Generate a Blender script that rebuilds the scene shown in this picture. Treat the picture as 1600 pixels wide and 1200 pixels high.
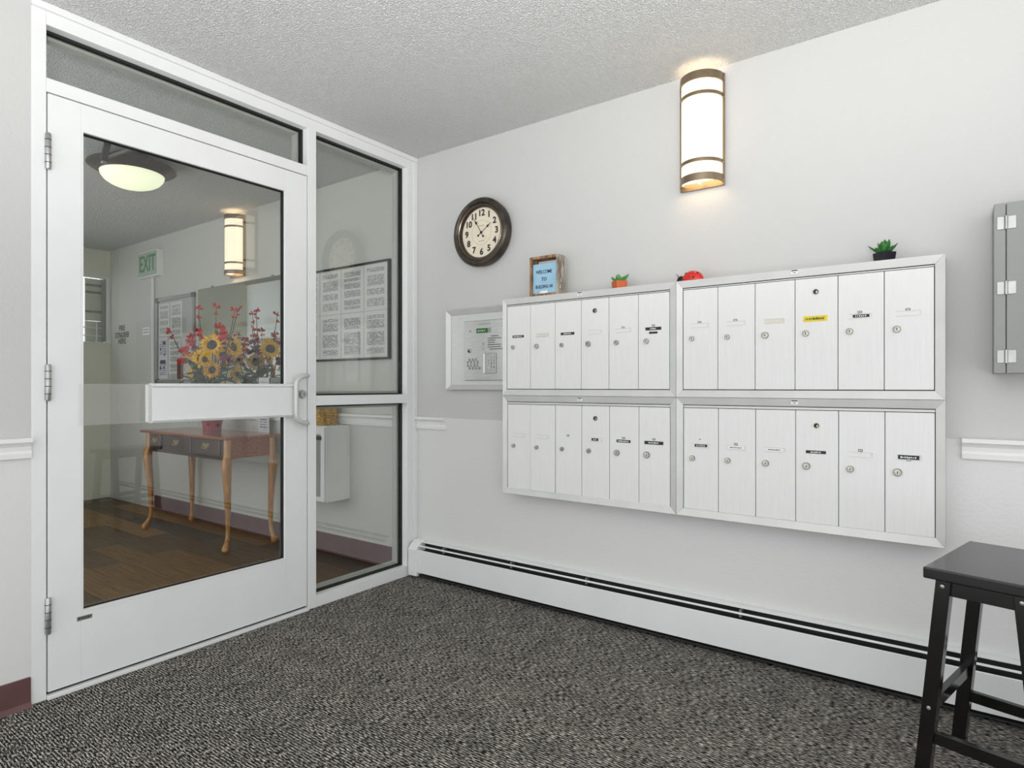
import bpy, bmesh, math, random
from mathutils import Vector, Matrix
random.seed(7)
for o in list(bpy.data.objects):
    bpy.data.objects.remove(o)
scene = bpy.context.scene
COL = scene.collection
R = math.radians

# ------------------------------------------------------------------ camera
cam_data = bpy.data.cameras.new('camera')
cam = bpy.data.objects.new('camera', cam_data)
COL.objects.link(cam)
cam_data.sensor_width = 36.0
cam_data.lens = 36.0 * 962.0 / 1600.0
cam_data.shift_y = 4.0 / 1600.0
cam_data.clip_start = 0.02
cam.location = (2.592, -2.612, 1.10)
cam.rotation_euler = (R(90), 0, R(35.98))
scene.camera = cam

# ------------------------------------------------------------------ daylight and exposure
world = bpy.data.worlds.new('world')
scene.world = world
world.use_nodes = True
wb = world.node_tree.nodes['Background']
wb.inputs['Color'].default_value = (0.97, 0.985, 1.0, 1)
wb.inputs['Strength'].default_value = 1.72
scene.view_settings.view_transform = 'Standard'
scene.view_settings.look = 'None'
scene.view_settings.gamma = 1.0
scene.view_settings.use_curve_mapping = False
scene.view_settings.exposure = 0.0

# spot added behind the camera, aimed up to brighten the ceiling
fl_d = bpy.data.lights.new('ceiling_fill_spot', 'SPOT')
fl_d.energy = 270.0
fl_d.spot_size = R(150); fl_d.spot_blend = 0.6; fl_d.shadow_soft_size = 0.10
fl_d.color = (1.0, 0.99, 0.97)
fl_o = bpy.data.objects.new('ceiling_fill_spot', fl_d)
COL.objects.link(fl_o)
fl_o.location = (2.75, -2.85, 1.35)
fl_o.rotation_euler = Vector((-0.22, 0.30, 1.0)).to_track_quat('-Z', 'Y').to_euler()

# ------------------------------------------------------------------ materials
def new_mat(name):
    m = bpy.data.materials.new(name)
    m.use_nodes = True
    return m, m.node_tree, m.node_tree.nodes['Principled BSDF']

def srgb(c):
    return tuple(((v / 255.0) / 12.92 if v / 255.0 <= 0.04045 else ((v / 255.0 + 0.055) / 1.055) ** 2.4) for v in c) + (1.0,)

def mat(name, rgb, rough=0.5, metal=0.0, noise=0.0, nscale=20.0, stretch=(1, 1, 1), bump=0.0, bscale=80.0, spec=0.5, coat=0.0, rgb2=None):
    m, nt, b = new_mat(name)
    c = srgb(rgb)
    b.inputs['Base Color'].default_value = c
    b.inputs['Roughness'].default_value = rough
    b.inputs['Metallic'].default_value = metal
    b.inputs['Specular IOR Level'].default_value = spec
    if coat:
        b.inputs['Coat Weight'].default_value = coat
        b.inputs['Coat Roughness'].default_value = 0.08
    tc = nt.nodes.new('ShaderNodeTexCoord')
    mp = nt.nodes.new('ShaderNodeMapping')
    mp.inputs['Scale'].default_value = stretch
    nt.links.new(tc.outputs['Object'], mp.inputs['Vector'])
    if noise or rgb2:
        n = nt.nodes.new('ShaderNodeTexNoise')
        n.inputs['Scale'].default_value = nscale
        n.inputs['Detail'].default_value = 5
        nt.links.new(mp.outputs['Vector'], n.inputs['Vector'])
        r = nt.nodes.new('ShaderNodeValToRGB')
        k = noise if noise else 0.0
        c2 = srgb(rgb2) if rgb2 else c
        r.color_ramp.elements[0].position = 0.3
        r.color_ramp.elements[1].position = 0.7
        r.color_ramp.elements[0].color = tuple(max(0, v * (1 - k)) for v in c[:3]) + (1,)
        r.color_ramp.elements[1].color = tuple(min(1, v * (1 + k)) for v in c2[:3]) + (1,)
        nt.links.new(n.outputs['Fac'], r.inputs['Fac'])
        nt.links.new(r.outputs['Color'], b.inputs['Base Color'])
    if bump:
        n2 = nt.nodes.new('ShaderNodeTexNoise')
        n2.inputs['Scale'].default_value = bscale
        n2.inputs['Detail'].default_value = 3
        nt.links.new(mp.outputs['Vector'], n2.inputs['Vector'])
        bp = nt.nodes.new('ShaderNodeBump')
        bp.inputs['Strength'].default_value = bump
        bp.inputs['Distance'].default_value = 0.004
        nt.links.new(n2.outputs['Fac'], bp.inputs['Height'])
        nt.links.new(bp.outputs['Normal'], b.inputs['Normal'])
    return m

def emit_mat(name, rgb, strength):
    m, nt, b = new_mat(name)
    b.inputs['Base Color'].default_value = srgb(rgb)
    b.inputs['Emission Color'].default_value = srgb(rgb)
    b.inputs['Emission Strength'].default_value = strength
    n = nt.nodes.new('ShaderNodeTexNoise')
    n.inputs['Scale'].default_value = 14
    r = nt.nodes.new('ShaderNodeMapRange')
    r.inputs['To Min'].default_value = strength * 0.86
    r.inputs['To Max'].default_value = strength * 1.14
    nt.links.new(n.outputs['Fac'], r.inputs['Value'])
    nt.links.new(r.outputs['Result'], b.inputs['Emission Strength'])
    return m

def wall_mat(name, upper, lower=None, zsplit=0.9):
    """painted plaster with fine orange-peel relief; two tones split at the rail height, the lower lightened against dim light"""
    m, nt, b = new_mat(name)
    b.inputs['Roughness'].default_value = 0.62
    geo = nt.nodes.new('ShaderNodeNewGeometry')
    n2 = nt.nodes.new('ShaderNodeTexNoise')
    n2.inputs['Scale'].default_value = 75
    n2.inputs['Detail'].default_value = 3
    nt.links.new(geo.outputs['Position'], n2.inputs['Vector'])
    bp = nt.nodes.new('ShaderNodeBump')
    bp.inputs['Strength'].default_value = 0.22
    bp.inputs['Distance'].default_value = 0.004
    nt.links.new(n2.outputs['Fac'], bp.inputs['Height'])
    nt.links.new(bp.outputs['Normal'], b.inputs['Normal'])
    if lower is None:
        b.inputs['Base Color'].default_value = srgb(upper)
    else:
        sp = nt.nodes.new('ShaderNodeSeparateXYZ')
        nt.links.new(geo.outputs['Position'], sp.inputs['Vector'])
        gt = nt.nodes.new('ShaderNodeMath'); gt.operation = 'GREATER_THAN'
        gt.inputs[1].default_value = zsplit
        nt.links.new(sp.outputs['Z'], gt.inputs[0])
        mx = nt.nodes.new('ShaderNodeMix'); mx.data_type = 'RGBA'
        mx.inputs[6].default_value = srgb(lower)
        mx.inputs[7].default_value = srgb(upper)
        nt.links.new(gt.outputs[0], mx.inputs[0])
        nt.links.new(mx.outputs[2], b.inputs['Base Color'])
    return m

def ceiling_mat():
    m, nt, b = new_mat('popcorn_ceiling')
    b.inputs['Roughness'].default_value = 0.9
    geo = nt.nodes.new('ShaderNodeNewGeometry')
    v = nt.nodes.new('ShaderNodeTexNoise')
    v.inputs['Scale'].default_value = 170
    v.inputs['Detail'].default_value = 2
    v.inputs['Roughness'].default_value = 0.5
    nt.links.new(geo.outputs['Position'], v.inputs['Vector'])
    r = nt.nodes.new('ShaderNodeValToRGB')
    r.color_ramp.elements[0].position = 0.35
    r.color_ramp.elements[1].position = 0.65
    nt.links.new(v.outputs['Fac'], r.inputs['Fac'])
    bp = nt.nodes.new('ShaderNodeBump')
    bp.inputs['Strength'].default_value = 0.8
    bp.inputs['Distance'].default_value = 0.02
    nt.links.new(r.outputs['Color'], bp.inputs['Height'])
    nt.links.new(bp.outputs['Normal'], b.inputs['Normal'])
    b.inputs['Base Color'].default_value = srgb((243, 243, 241))
    return m

def carpet_mat():
    m, nt, b = new_mat('charcoal_carpet')
    b.inputs['Roughness'].default_value = 1.0
    b.inputs['Specular IOR Level'].default_value = 0.05
    geo = nt.nodes.new('ShaderNodeNewGeometry')
    def noise(sc, scale, det=2):
        mp = nt.nodes.new('ShaderNodeMapping')
        mp.inputs['Scale'].default_value = sc
        nt.links.new(geo.outputs['Position'], mp.inputs['Vector'])
        n = nt.nodes.new('ShaderNodeTexNoise')
        n.inputs['Scale'].default_value = scale
        n.inputs['Detail'].default_value = det
        nt.links.new(mp.outputs['Vector'], n.inputs['Vector'])
        return n
    a = noise((0.17, 1, 1), 330, 5)
    r = nt.nodes.new('ShaderNodeValToRGB')
    e = r.color_ramp.elements
    e[0].position = 0.40; e[0].color = srgb((26, 26, 26))
    e[1].position = 0.64; e[1].color = srgb((200, 197, 186))
    x = e.new(0.50); x.color = srgb((62, 61, 60))
    # woven ribs running along the mailbox wall
    sp = nt.nodes.new('ShaderNodeSeparateXYZ')
    nt.links.new(geo.outputs['Position'], sp.inputs['Vector'])
    w1 = nt.nodes.new('ShaderNodeMath'); w1.operation = 'MULTIPLY'; w1.inputs[1].default_value = 2 * math.pi / 0.0095
    nt.links.new(sp.outputs['Y'], w1.inputs[0])
    w2 = nt.nodes.new('ShaderNodeMath'); w2.operation = 'SINE'
    nt.links.new(w1.outputs[0], w2.inputs[0])
    w3 = nt.nodes.new('ShaderNodeMath'); w3.operation = 'MULTIPLY_ADD'; w3.inputs[1].default_value = 0.055
    nt.links.new(w2.outputs[0], w3.inputs[0])
    nt.links.new(a.outputs['Fac'], w3.inputs[2])
    nt.links.new(w3.outputs[0], r.inputs['Fac'])
    c = noise((1, 1, 1), 9, 3)
    r2 = nt.nodes.new('ShaderNodeMapRange')
    r2.inputs['From Min'].default_value = 0.3; r2.inputs['From Max'].default_value = 0.7
    r2.inputs['To Min'].default_value = 0.8; r2.inputs['To Max'].default_value = 1.2
    nt.links.new(c.outputs['Fac'], r2.inputs['Value'])
    mx = nt.nodes.new('ShaderNodeMix'); mx.data_type = 'RGBA'; mx.blend_type = 'MULTIPLY'
    mx.inputs[0].default_value = 1.0
    nt.links.new(r.outputs['Color'], mx.inputs[6])
    nt.links.new(r2.outputs['Result'], mx.inputs[7])
    nt.links.new(mx.outputs[2], b.inputs['Base Color'])
    bp = nt.nodes.new('ShaderNodeBump')
    bp.inputs['Strength'].default_value = 0.8
    bp.inputs['Distance'].default_value = 0.004
    nt.links.new(a.outputs['Fac'], bp.inputs['Height'])
    nt.links.new(bp.outputs['Normal'], b.inputs['Normal'])
    return m

def glass_mat(name, tint=(0.93, 0.945, 0.935), f0=0.055):
    m = bpy.data.materials.new(name)
    m.use_nodes = True
    nt = m.node_tree
    nt.nodes.clear()
    out = nt.nodes.new('ShaderNodeOutputMaterial')
    tr = nt.nodes.new('ShaderNodeBsdfTransparent'); tr.inputs['Color'].default_value = tint + (1,)
    gl = nt.nodes.new('ShaderNodeBsdfGlossy'); gl.inputs['Roughness'].default_value = 0.0
    gl.inputs['Color'].default_value = (1, 1, 1, 1)
    lw = nt.nodes.new('ShaderNodeLayerWeight'); lw.inputs['Blend'].default_value = 0.5
    pw = nt.nodes.new('ShaderNodeMath'); pw.operation = 'POWER'; pw.inputs[1].default_value = 4.0
    nt.links.new(lw.outputs['Facing'], pw.inputs[0])
    mr = nt.nodes.new('ShaderNodeMath'); mr.operation = 'MULTIPLY_ADD'
    mr.inputs[1].default_value = 0.9; mr.inputs[2].default_value = f0
    nt.links.new(pw.outputs[0], mr.inputs[0])
    mx = nt.nodes.new('ShaderNodeMixShader')
    nt.links.new(mr.outputs[0], mx.inputs[0])
    nt.links.new(tr.outputs[0], mx.inputs[1])
    nt.links.new(gl.outputs[0], mx.inputs[2])
    nt.links.new(mx.outputs[0], out.inputs['Surface'])
    return m

def faded_plate_mat():
    m = bpy.data.materials.new('faded_plate_film')
    m.use_nodes = True
    nt = m.node_tree
    b = nt.nodes['Principled BSDF']
    b.inputs['Base Color'].default_value = srgb((225, 223, 218))
    b.inputs['Roughness'].default_value = 0.25
    b.inputs['Alpha'].default_value = 0.10
    return m

def print_mat(name, paper=(214, 214, 210), ink=(48, 48, 50), lines=34, gap=0.46, dens=0.47, words=26.0, seed=0.0):
    """paper with small printed lines (flat print), in the object's generated frame"""
    m, nt, b = new_mat(name)
    b.inputs['Roughness'].default_value = 0.8
    N = nt.nodes.new
    L = nt.links.new
    tc = N('ShaderNodeTexCoord')
    sp = N('ShaderNodeSeparateXYZ')
    L(tc.outputs['Generated'], sp.inputs[0])
    def mth(op, a, bb=None, c=None):
        n = N('ShaderNodeMath'); n.operation = op
        for i, v in enumerate((a, bb, c)):
            if v is None: continue
            if isinstance(v, (int, float)): n.inputs[i].default_value = v
            else: L(v, n.inputs[i])
        return n.outputs[0]
    zz = mth('MULTIPLY', sp.outputs['Z'], float(lines))
    row = mth('FLOOR', zz)
    fr = mth('FRACT', zz)
    on = mth('LESS_THAN', fr, gap)
    cb = N('ShaderNodeCombineXYZ')
    L(mth('MULTIPLY', sp.outputs['X'], words), cb.inputs[0])
    L(mth('MULTIPLY_ADD', row, 7.31, seed), cb.inputs[1])
    n = N('ShaderNodeTexNoise'); n.inputs['Scale'].default_value = 1.0; n.inputs['Detail'].default_value = 2
    L(cb.outputs[0], n.inputs['Vector'])
    word = mth('GREATER_THAN', n.outputs['Fac'], dens)
    cb2 = N('ShaderNodeCombineXYZ')
    L(mth('MULTIPLY_ADD', row, 0.23, seed * 3.1), cb2.inputs[1])
    n2 = N('ShaderNodeTexNoise'); n2.inputs['Scale'].default_value = 1.0; n2.inputs['Detail'].default_value = 0
    L(cb2.outputs[0], n2.inputs['Vector'])
    para = mth('GREATER_THAN', n2.outputs['Fac'], 0.40)
    mx1 = mth('MULTIPLY', mth('GREATER_THAN', sp.outputs['X'], 0.12), mth('LESS_THAN', sp.outputs['X'], 0.86))
    mz1 = mth('MULTIPLY', mth('GREATER_THAN', sp.outputs['Z'], 0.08), mth('LESS_THAN', sp.outputs['Z'], 0.92))
    f = mth('MULTIPLY', mth('MULTIPLY', on, word), mth('MULTIPLY', para, mth('MULTIPLY', mx1, mz1)))
    mix = N('ShaderNodeMix'); mix.data_type = 'RGBA'
    mix.inputs[6].default_value = srgb(paper)
    mix.inputs[7].default_value = srgb(ink)
    L(f, mix.inputs[0])
    L(mix.outputs[2], b.inputs['Base Color'])
    return m

M = {}
M['wall'] = wall_mat('wall_paint', (195, 195, 193), (214, 214, 213), 0.92)  # lower tone lightened in the paint where the light falls short
M['hall_wall'] = wall_mat('hall_wall_paint', (200, 200, 194))
M['end_wall'] = wall_mat('hall_end_paint', (224, 225, 206))
M['ceiling'] = ceiling_mat()
M['carpet'] = carpet_mat()
M['white_frame'] = mat('white_enamel', (226, 227, 227), 0.38, noise=0.02, nscale=6)
M['white_trim'] = mat('white_trim_paint', (228, 228, 226), 0.45, noise=0.02, nscale=8)
M['gasket'] = mat('black_gasket', (22, 22, 22), 0.6, noise=0.1)
M['reveal'] = mat('bronze_reveal', (178, 177, 172), 0.5, noise=0.05)
M['glass'] = glass_mat('window_glass')
M['clear'] = faded_plate_mat()
M['brown_base'] = mat('brown_vinyl_base', (94, 64, 63), 0.45, noise=0.12, nscale=12)
M['steel'] = mat('brushed_steel', (186, 186, 184), 0.34, 1.0, noise=0.08, nscale=30, stretch=(1, 1, 8))
M['alu'] = mat('satin_aluminium', (205, 205, 203), 0.42, 0.35, noise=0.04, nscale=14, stretch=(1, 1, 12))
M['mail_door'] = mat('mailbox_white', (224, 224, 223), 0.42, 0.0, noise=0.025, nscale=14, stretch=(9, 1, 0.5))
M['mail_trim'] = mat('mailbox_trim', (204, 204, 202), 0.4, 0.25, noise=0.04, nscale=10, stretch=(1, 1, 1))
M['dark_gap'] = mat('dark_gap', (40, 40, 40), 0.8, noise=0.1)
M['chrome'] = mat('worn_chrome', (168, 166, 158), 0.25, 0.95, noise=0.3, nscale=60)
M['black_lab'] = mat('black_label', (26, 26, 28), 0.5, noise=0.1)
M['white_lab'] = mat('white_label', (238, 238, 236), 0.5, noise=0.02)
M['tape'] = mat('clear_tape', (214, 210, 196), 0.3, noise=0.04)
M['yellow_lab'] = mat('yellow_label', (222, 202, 40), 0.5, noise=0.08, nscale=40)
M['ink'] = mat('black_ink', (30, 30, 32), 0.6, noise=0.1)
M['grey_panel'] = mat('grey_painted_steel', (142, 143, 140), 0.45, 0.1, noise=0.03, nscale=5)
M['zinc'] = mat('zinc_plate', (176, 176, 174), 0.3, 0.8, noise=0.08, nscale=30)
M['black_wood'] = mat('black_lacquer', (11, 10, 10), 0.22, noise=0.25, nscale=14, stretch=(1, 6, 1), coat=0.2)
M['clock_rim'] = mat('dark_bronze', (50, 46, 43), 0.34, 0.35, noise=0.3, nscale=22, rgb2=(70, 62, 54))
M['clock_bead'] = mat('rubbed_bronze', (128, 112, 96), 0.3, 0.7, noise=0.2, nscale=30)
M['clock_face'] = mat('aged_cream_dial', (222, 212, 192), 0.7, noise=0.06, nscale=14)
M['numeral'] = mat('numeral_black', (36, 34, 32), 0.6, noise=0.1)
M['faint_ink'] = mat('faint_brown_ink', (170, 150, 130), 0.7, noise=0.1)
M['sconce_metal'] = mat('antique_nickel', (150, 134, 112), 0.32, 0.85, noise=0.12, nscale=20)
M['shade'] = emit_mat('lit_white_shade', (255, 236, 208), 0.72)
M['tube'] = emit_mat('fluorescent_tube', (255, 240, 218), 9.0)
M['bowl'] = emit_mat('lit_alabaster_bowl', (238, 242, 208), 0.90)
M['bronze'] = mat('oil_bronze', (62, 54, 42), 0.4, 0.6, noise=0.2)
M['rustic'] = mat('rustic_wood', (104, 74, 48), 0.7, noise=0.5, nscale=18, stretch=(3, 3, 1), rgb2=(150, 116, 84), bump=0.4)
M['rustic_grey'] = mat('weathered_wood', (122, 112, 100), 0.7, noise=0.4, nscale=22, stretch=(3, 3, 0.7), rgb2=(176, 166, 152), bump=0.4)
M['blue_card'] = mat('blue_card', (150, 190, 214), 0.6, noise=0.05)
M['terracotta'] = mat('terracotta', (196, 98, 52), 0.6, noise=0.12, nscale=40)
M['succ'] = mat('succulent_green', (84, 150, 82), 0.45, noise=0.25, nscale=60)
M['succ_dark'] = mat('succulent_dark_green', (44, 110, 40), 0.35, noise=0.45, nscale=50)
M['black_pot'] = mat('black_glazed_pot', (28, 26, 36), 0.2, noise=0.2, nscale=30)
M['lady_red'] = mat('ladybug_red', (206, 34, 22), 0.12, noise=0.08, coat=0.5)
M['lady_black'] = mat('ladybug_black', (18, 18, 18), 0.25, noise=0.1)
M['lcd'] = mat('green_display', (34, 96, 30), 0.25, noise=0.2, nscale=50)
M['cherry'] = mat('cherry_veneer', (126, 62, 24), 0.25, noise=0.3, nscale=9, stretch=(0.6, 8, 8), rgb2=(158, 84, 36), coat=0.3)
M['shaded_cherry'] = mat('shaded_cherry', (66, 44, 42), 0.3, noise=0.25, nscale=9, stretch=(0.6, 8, 8), coat=0.3)  # same cherry darkened for the table front; its shade is in the colour
M['lit_honey'] = mat('flash_lit_honey', (164, 110, 52), 0.25, noise=0.3, nscale=8, stretch=(6, 6, 0.8), rgb2=(186, 132, 70), coat=0.4)  # leg wood with the golden flash light put into its colour
M['brass'] = mat('antique_brass', (196, 178, 130), 0.3, 0.8, noise=0.15)
M['vase'] = mat('crimson_glaze', (140, 24, 52), 0.18, noise=0.1, coat=0.4)
M['petal'] = mat('yellow_petal', (250, 196, 8), 0.6, noise=0.12, nscale=30)
M['petal_o'] = mat('orange_petal', (244, 140, 24), 0.6, noise=0.3, nscale=40, rgb2=(240, 190, 60))
M['disc'] = mat('dark_flower_disc', (44, 36, 58), 0.9, noise=0.4, nscale=120, bump=0.8)
M['red_fl'] = mat('red_blossom', (204, 28, 26), 0.6, noise=0.2)
M['purple_fl'] = mat('plum_blossom', (120, 44, 84), 0.7, noise=0.3)
M['leafm'] = mat('leaf_green', (66, 96, 58), 0.5, noise=0.3, nscale=20)
M['twig'] = mat('brown_twig', (58, 46, 36), 0.8, noise=0.2)
M['basket'] = mat('wicker', (176, 132, 64), 0.6, noise=0.3, nscale=50, rgb2=(206, 166, 92))
M['cork'] = mat('board_backing', (176, 176, 172), 0.8, noise=0.05)
M['board_frame'] = mat('board_frame_grey', (146, 146, 144), 0.4, 0.3, noise=0.05)
M['board_corner'] = mat('board_corner_grey', (84, 84, 84), 0.5, noise=0.05)
M['exit_face'] = mat('exit_face', (164, 184, 166), 0.4, noise=0.04)
M['exit_green'] = mat('exit_letters', (44, 128, 66), 0.5, noise=0.15)
M['fire_ink'] = mat('brown_stencil', (44, 22, 10), 0.6, noise=0.15)
M['navy'] = mat('navy_print', (40, 40, 84), 0.7, noise=0.1)
M['maroon'] = mat('maroon_print', (98, 56, 52), 0.7, noise=0.3, nscale=30)
M['tan'] = mat('tan_print', (190, 178, 156), 0.7, noise=0.25, nscale=40)
M['blind'] = mat('grey_green_blind', (226, 230, 212), 0.8, noise=0.05)
M['leaf_out'] = mat('outdoor_leaf', (70, 104, 60), 0.6, noise=0.4, nscale=8)
M['bark'] = mat('bark', (90, 76, 62), 0.9, noise=0.3)
M['doc'] = [print_mat('printed_notice_%s' % c, seed=s, lines=l, dens=d) for c, s, l, d in
            (('a', 0.0, 40, .44), ('b', 3.7, 44, .46), ('c', 8.2, 38, .45), ('d', 12.9, 48, .42))]
M['flyer'] = print_mat('printed_flyer', (204, 206, 210), (60, 60, 70), lines=22, seed=5.5)
def mirror_mat():
    m, nt, b = new_mat('mirror_silver')
    b.inputs['Base Color'].default_value = (0.86, 0.88, 0.86, 1)
    b.inputs['Metallic'].default_value = 1.0
    b.inputs['Roughness'].default_value = 0.0
    return m
M['mirror'] = mirror_mat()
def diffuser_mat():
    m = bpy.data.materials.new('diffuser_sheet'); m.use_nodes = True
    nt = m.node_tree; nt.nodes.clear()
    out = nt.nodes.new('ShaderNodeOutputMaterial')
    t = nt.nodes.new('ShaderNodeBsdfTranslucent'); t.inputs['Color'].default_value = (0.82, 0.83, 0.83, 1)
    d = nt.nodes.new('ShaderNodeBsdfDiffuse'); d.inputs['Color'].default_value = (0.8, 0.8, 0.8, 1)
    x = nt.nodes.new('ShaderNodeMixShader'); x.inputs[0].default_value = 0.3
    nt.links.new(t.outputs[0], x.inputs[1]); nt.links.new(d.outputs[0], x.inputs[2]); nt.links.new(x.outputs[0], out.inputs['Surface'])
    return m
M['diffuser'] = diffuser_mat()
PLANKS = [mat('oak_plank_%s' % n, c, 0.42, noise=0.28, nscale=7, stretch=(0.5, 9, 1), rgb2=c2) for n, c, c2 in
          (('a', (66, 48, 24), (94, 68, 34)), ('b', (98, 70, 32), (124, 90, 42)), ('c', (44, 36, 26), (68, 52, 32)), ('d', (116, 84, 38), (140, 102, 50)))]

# ------------------------------------------------------------------ mesh helpers
def org(o):
    v = Vector((0, 0, 0))
    while o is not None:
        v += o.location
        o = o.parent
    return v

class MB:
    def __init__(self):
        self.v = []; self.f = []
    def add(self, vs, fs):
        n = len(self.v)
        self.v += [Vector(p) for p in vs]
        self.f += [tuple(i + n for i in q) for q in fs]
        return self
    def box(self, x0, x1, y0, y1, z0, z1):
        x0, x1 = min(x0, x1), max(x0, x1); y0, y1 = min(y0, y1), max(y0, y1); z0, z1 = min(z0, z1), max(z0, z1)
        return self.add([(x0, y0, z0), (x1, y0, z0), (x1, y1, z0), (x0, y1, z0), (x0, y0, z1), (x1, y0, z1), (x1, y1, z1), (x0, y1, z1)],
                        [(0, 3, 2, 1), (4, 5, 6, 7), (0, 1, 5, 4), (1, 2, 6, 5), (2, 3, 7, 6), (3, 0, 4, 7)])
    def hexa(self, bot, top):
        return self.add(list(bot) + list(top), [(0, 3, 2, 1), (4, 5, 6, 7), (0, 1, 5, 4), (1, 2, 6, 5), (2, 3, 7, 6), (3, 0, 4, 7)])
    def extrude(self, poly, vec):
        """polygon of 3D points swept along vec"""
        n = len(poly); vec = Vector(vec)
        vs = [Vector(p) for p in poly] + [Vector(p) + vec for p in poly]
        fs = [tuple(range(n - 1, -1, -1)), tuple(range(n, 2 * n))]
        fs += [(i, (i + 1) % n, n + (i + 1) % n, n + i) for i in range(n)]
        return self.add(vs, fs)
    def tube(self, pts, rad, seg=10, cap=True):
        pts = [Vector(p) for p in pts]
        if not hasattr(rad, '__len__'): rad = [rad] * len(pts)
        rings = []
        up = None
        for i, p in enumerate(pts):
            a = pts[max(i - 1, 0)]; c = pts[min(i + 1, len(pts) - 1)]
            t = (c - a).normalized()
            if up is None:
                up = Vector((0, 0, 1)) if abs(t.z) < 0.9 else Vector((1, 0, 0))
            s = t.cross(up)
            if s.length < 1e-6: s = t.orthogonal()
            s.normalize()
            u = s.cross(t).normalized()
            up = u
            rings.append([p + (s * math.cos(2 * math.pi * k / seg) + u * math.sin(2 * math.pi * k / seg)) * rad[i] for k in range(seg)])
        vs = [q for r in rings for q in r]
        fs = []
        for i in range(len(rings) - 1):
            for k in range(seg):
                a = i * seg + k; b = i * seg + (k + 1) % seg
                fs.append((a, b, b + seg, a + seg))
        if cap:
            fs.append(tuple(range(seg - 1, -1, -1)))
            fs.append(tuple((len(rings) - 1) * seg + k for k in range(seg)))
        return self.add(vs, fs)
    def lathe(self, prof, origin, axis='Z', seg=32, a0=0.0, a1=2 * math.pi, sx=1.0, sy=1.0):
        """profile of (radius, height) turned about an axis through origin; axis '-Y' has height towards -Y"""
        full = abs((a1 - a0) - 2 * math.pi) < 1e-6
        n = seg if full else seg + 1
        o = Vector(origin)
        vs = []
        for r, h in prof:
            for k in range(n):
                a = a0 + (a1 - a0) * k / seg
                c, s = math.cos(a) * r * sx, math.sin(a) * r * sy
                if axis == 'Z': vs.append(o + Vector((c, s, h)))
                elif axis == '-Y': vs.append(o + Vector((c, -h, s)))
                elif axis == 'X': vs.append(o + Vector((h, c, s)))
        fs = []
        for i in range(len(prof) - 1):
            for k in range(seg):
                a = i * n + k; b = i * n + (k + 1) % n
                fs.append((a, b, b + n, a + n))
        return self.add(vs, fs)
    def mesh(self, name, off=Vector((0, 0, 0)), smooth=False):
        me = bpy.data.meshes.new(name)
        me.from_pydata([tuple(p - off) for p in self.v], [], self.f)
        bm = bmesh.new(); bm.from_mesh(me)
        bmesh.ops.remove_doubles(bm, verts=bm.verts, dist=1e-6)
        bmesh.ops.recalc_face_normals(bm, faces=bm.faces)
        bm.to_mesh(me); bm.free()
        if smooth:
            me.polygons.foreach_set('use_smooth', [True] * len(me.polygons))
            try: me.set_sharp_from_angle(angle=R(42))
            except Exception: pass
        me.update()
        return me
    def build(self, name, material, parent=None, smooth=False, bevel=0.0, seg=2, local=False, kind=None):
        off = Vector((0, 0, 0)) if (parent is None or local) else org(parent)
        me = self.mesh(name, off, smooth)
        me.materials.append(material)
        o = bpy.data.objects.new(name, me)
        COL.objects.link(o)
        o.parent = parent
        if bevel:
            md = o.modifiers.new('bevel', 'BEVEL')
            md.width = bevel; md.segments = seg; md.limit_method = 'ANGLE'; md.angle_limit = R(40)
        if kind: o['kind'] = kind
        return o

def tag(o, label, cat, group=None):
    o['label'] = label; o['category'] = cat
    if group: o['group'] = group
    return o

def thing(name, label, cat, loc, rz=0.0, group=None):
    o = bpy.data.objects.new(name, None)
    COL.objects.link(o)
    o.empty_display_size = 0.05
    o.location = loc; o.rotation_euler = (0, 0, rz)
    return tag(o, label, cat, group)

def struct(name, label=None):
    o = bpy.data.objects.new(name, None)
    COL.objects.link(o)
    o['kind'] = 'structure'
    return o

def inst(name, me, parent, loc):
    """an object sharing mesh data; loc is a world position"""
    o = bpy.data.objects.new(name, me)
    COL.objects.link(o)
    o.parent = parent
    o.location = Vector(loc) - (org(parent) if parent else Vector((0, 0, 0)))
    return o

DG = None
def text(name, body, size, loc, material, parent, rot=(R(90), 0, 0), ext=0.0004, align='CENTER', sx=1.0, bold=0.0):
    cu = bpy.data.curves.new(name, 'FONT')
    cu.body = body; cu.size = size; cu.extrude = ext; cu.offset = bold
    cu.align_x = align; cu.align_y = 'CENTER'
    cu.resolution_u = 3
    t = bpy.data.objects.new(name + '_curve', cu)
    COL.objects.link(t)
    dg = bpy.context.evaluated_depsgraph_get()
    me = bpy.data.meshes.new_from_object(t.evaluated_get(dg))
    bpy.data.objects.remove(t)
    bpy.data.curves.remove(cu)
    me.name = name
    me.transform(Matrix.Diagonal((sx, 1, 1, 1)))
    me.transform(Matrix.Rotation(rot[2], 4, 'Z') @ Matrix.Rotation(rot[1], 4, 'Y') @ Matrix.Rotation(rot[0], 4, 'X'))
    me.transform(Matrix.Translation(Vector(loc) - (org(parent) if parent else Vector((0, 0, 0)))))
    me.materials.clear(); me.materials.append(material)
    o = bpy.data.objects.new(name, me)
    COL.objects.link(o)
    o.parent = parent
    return o

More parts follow.
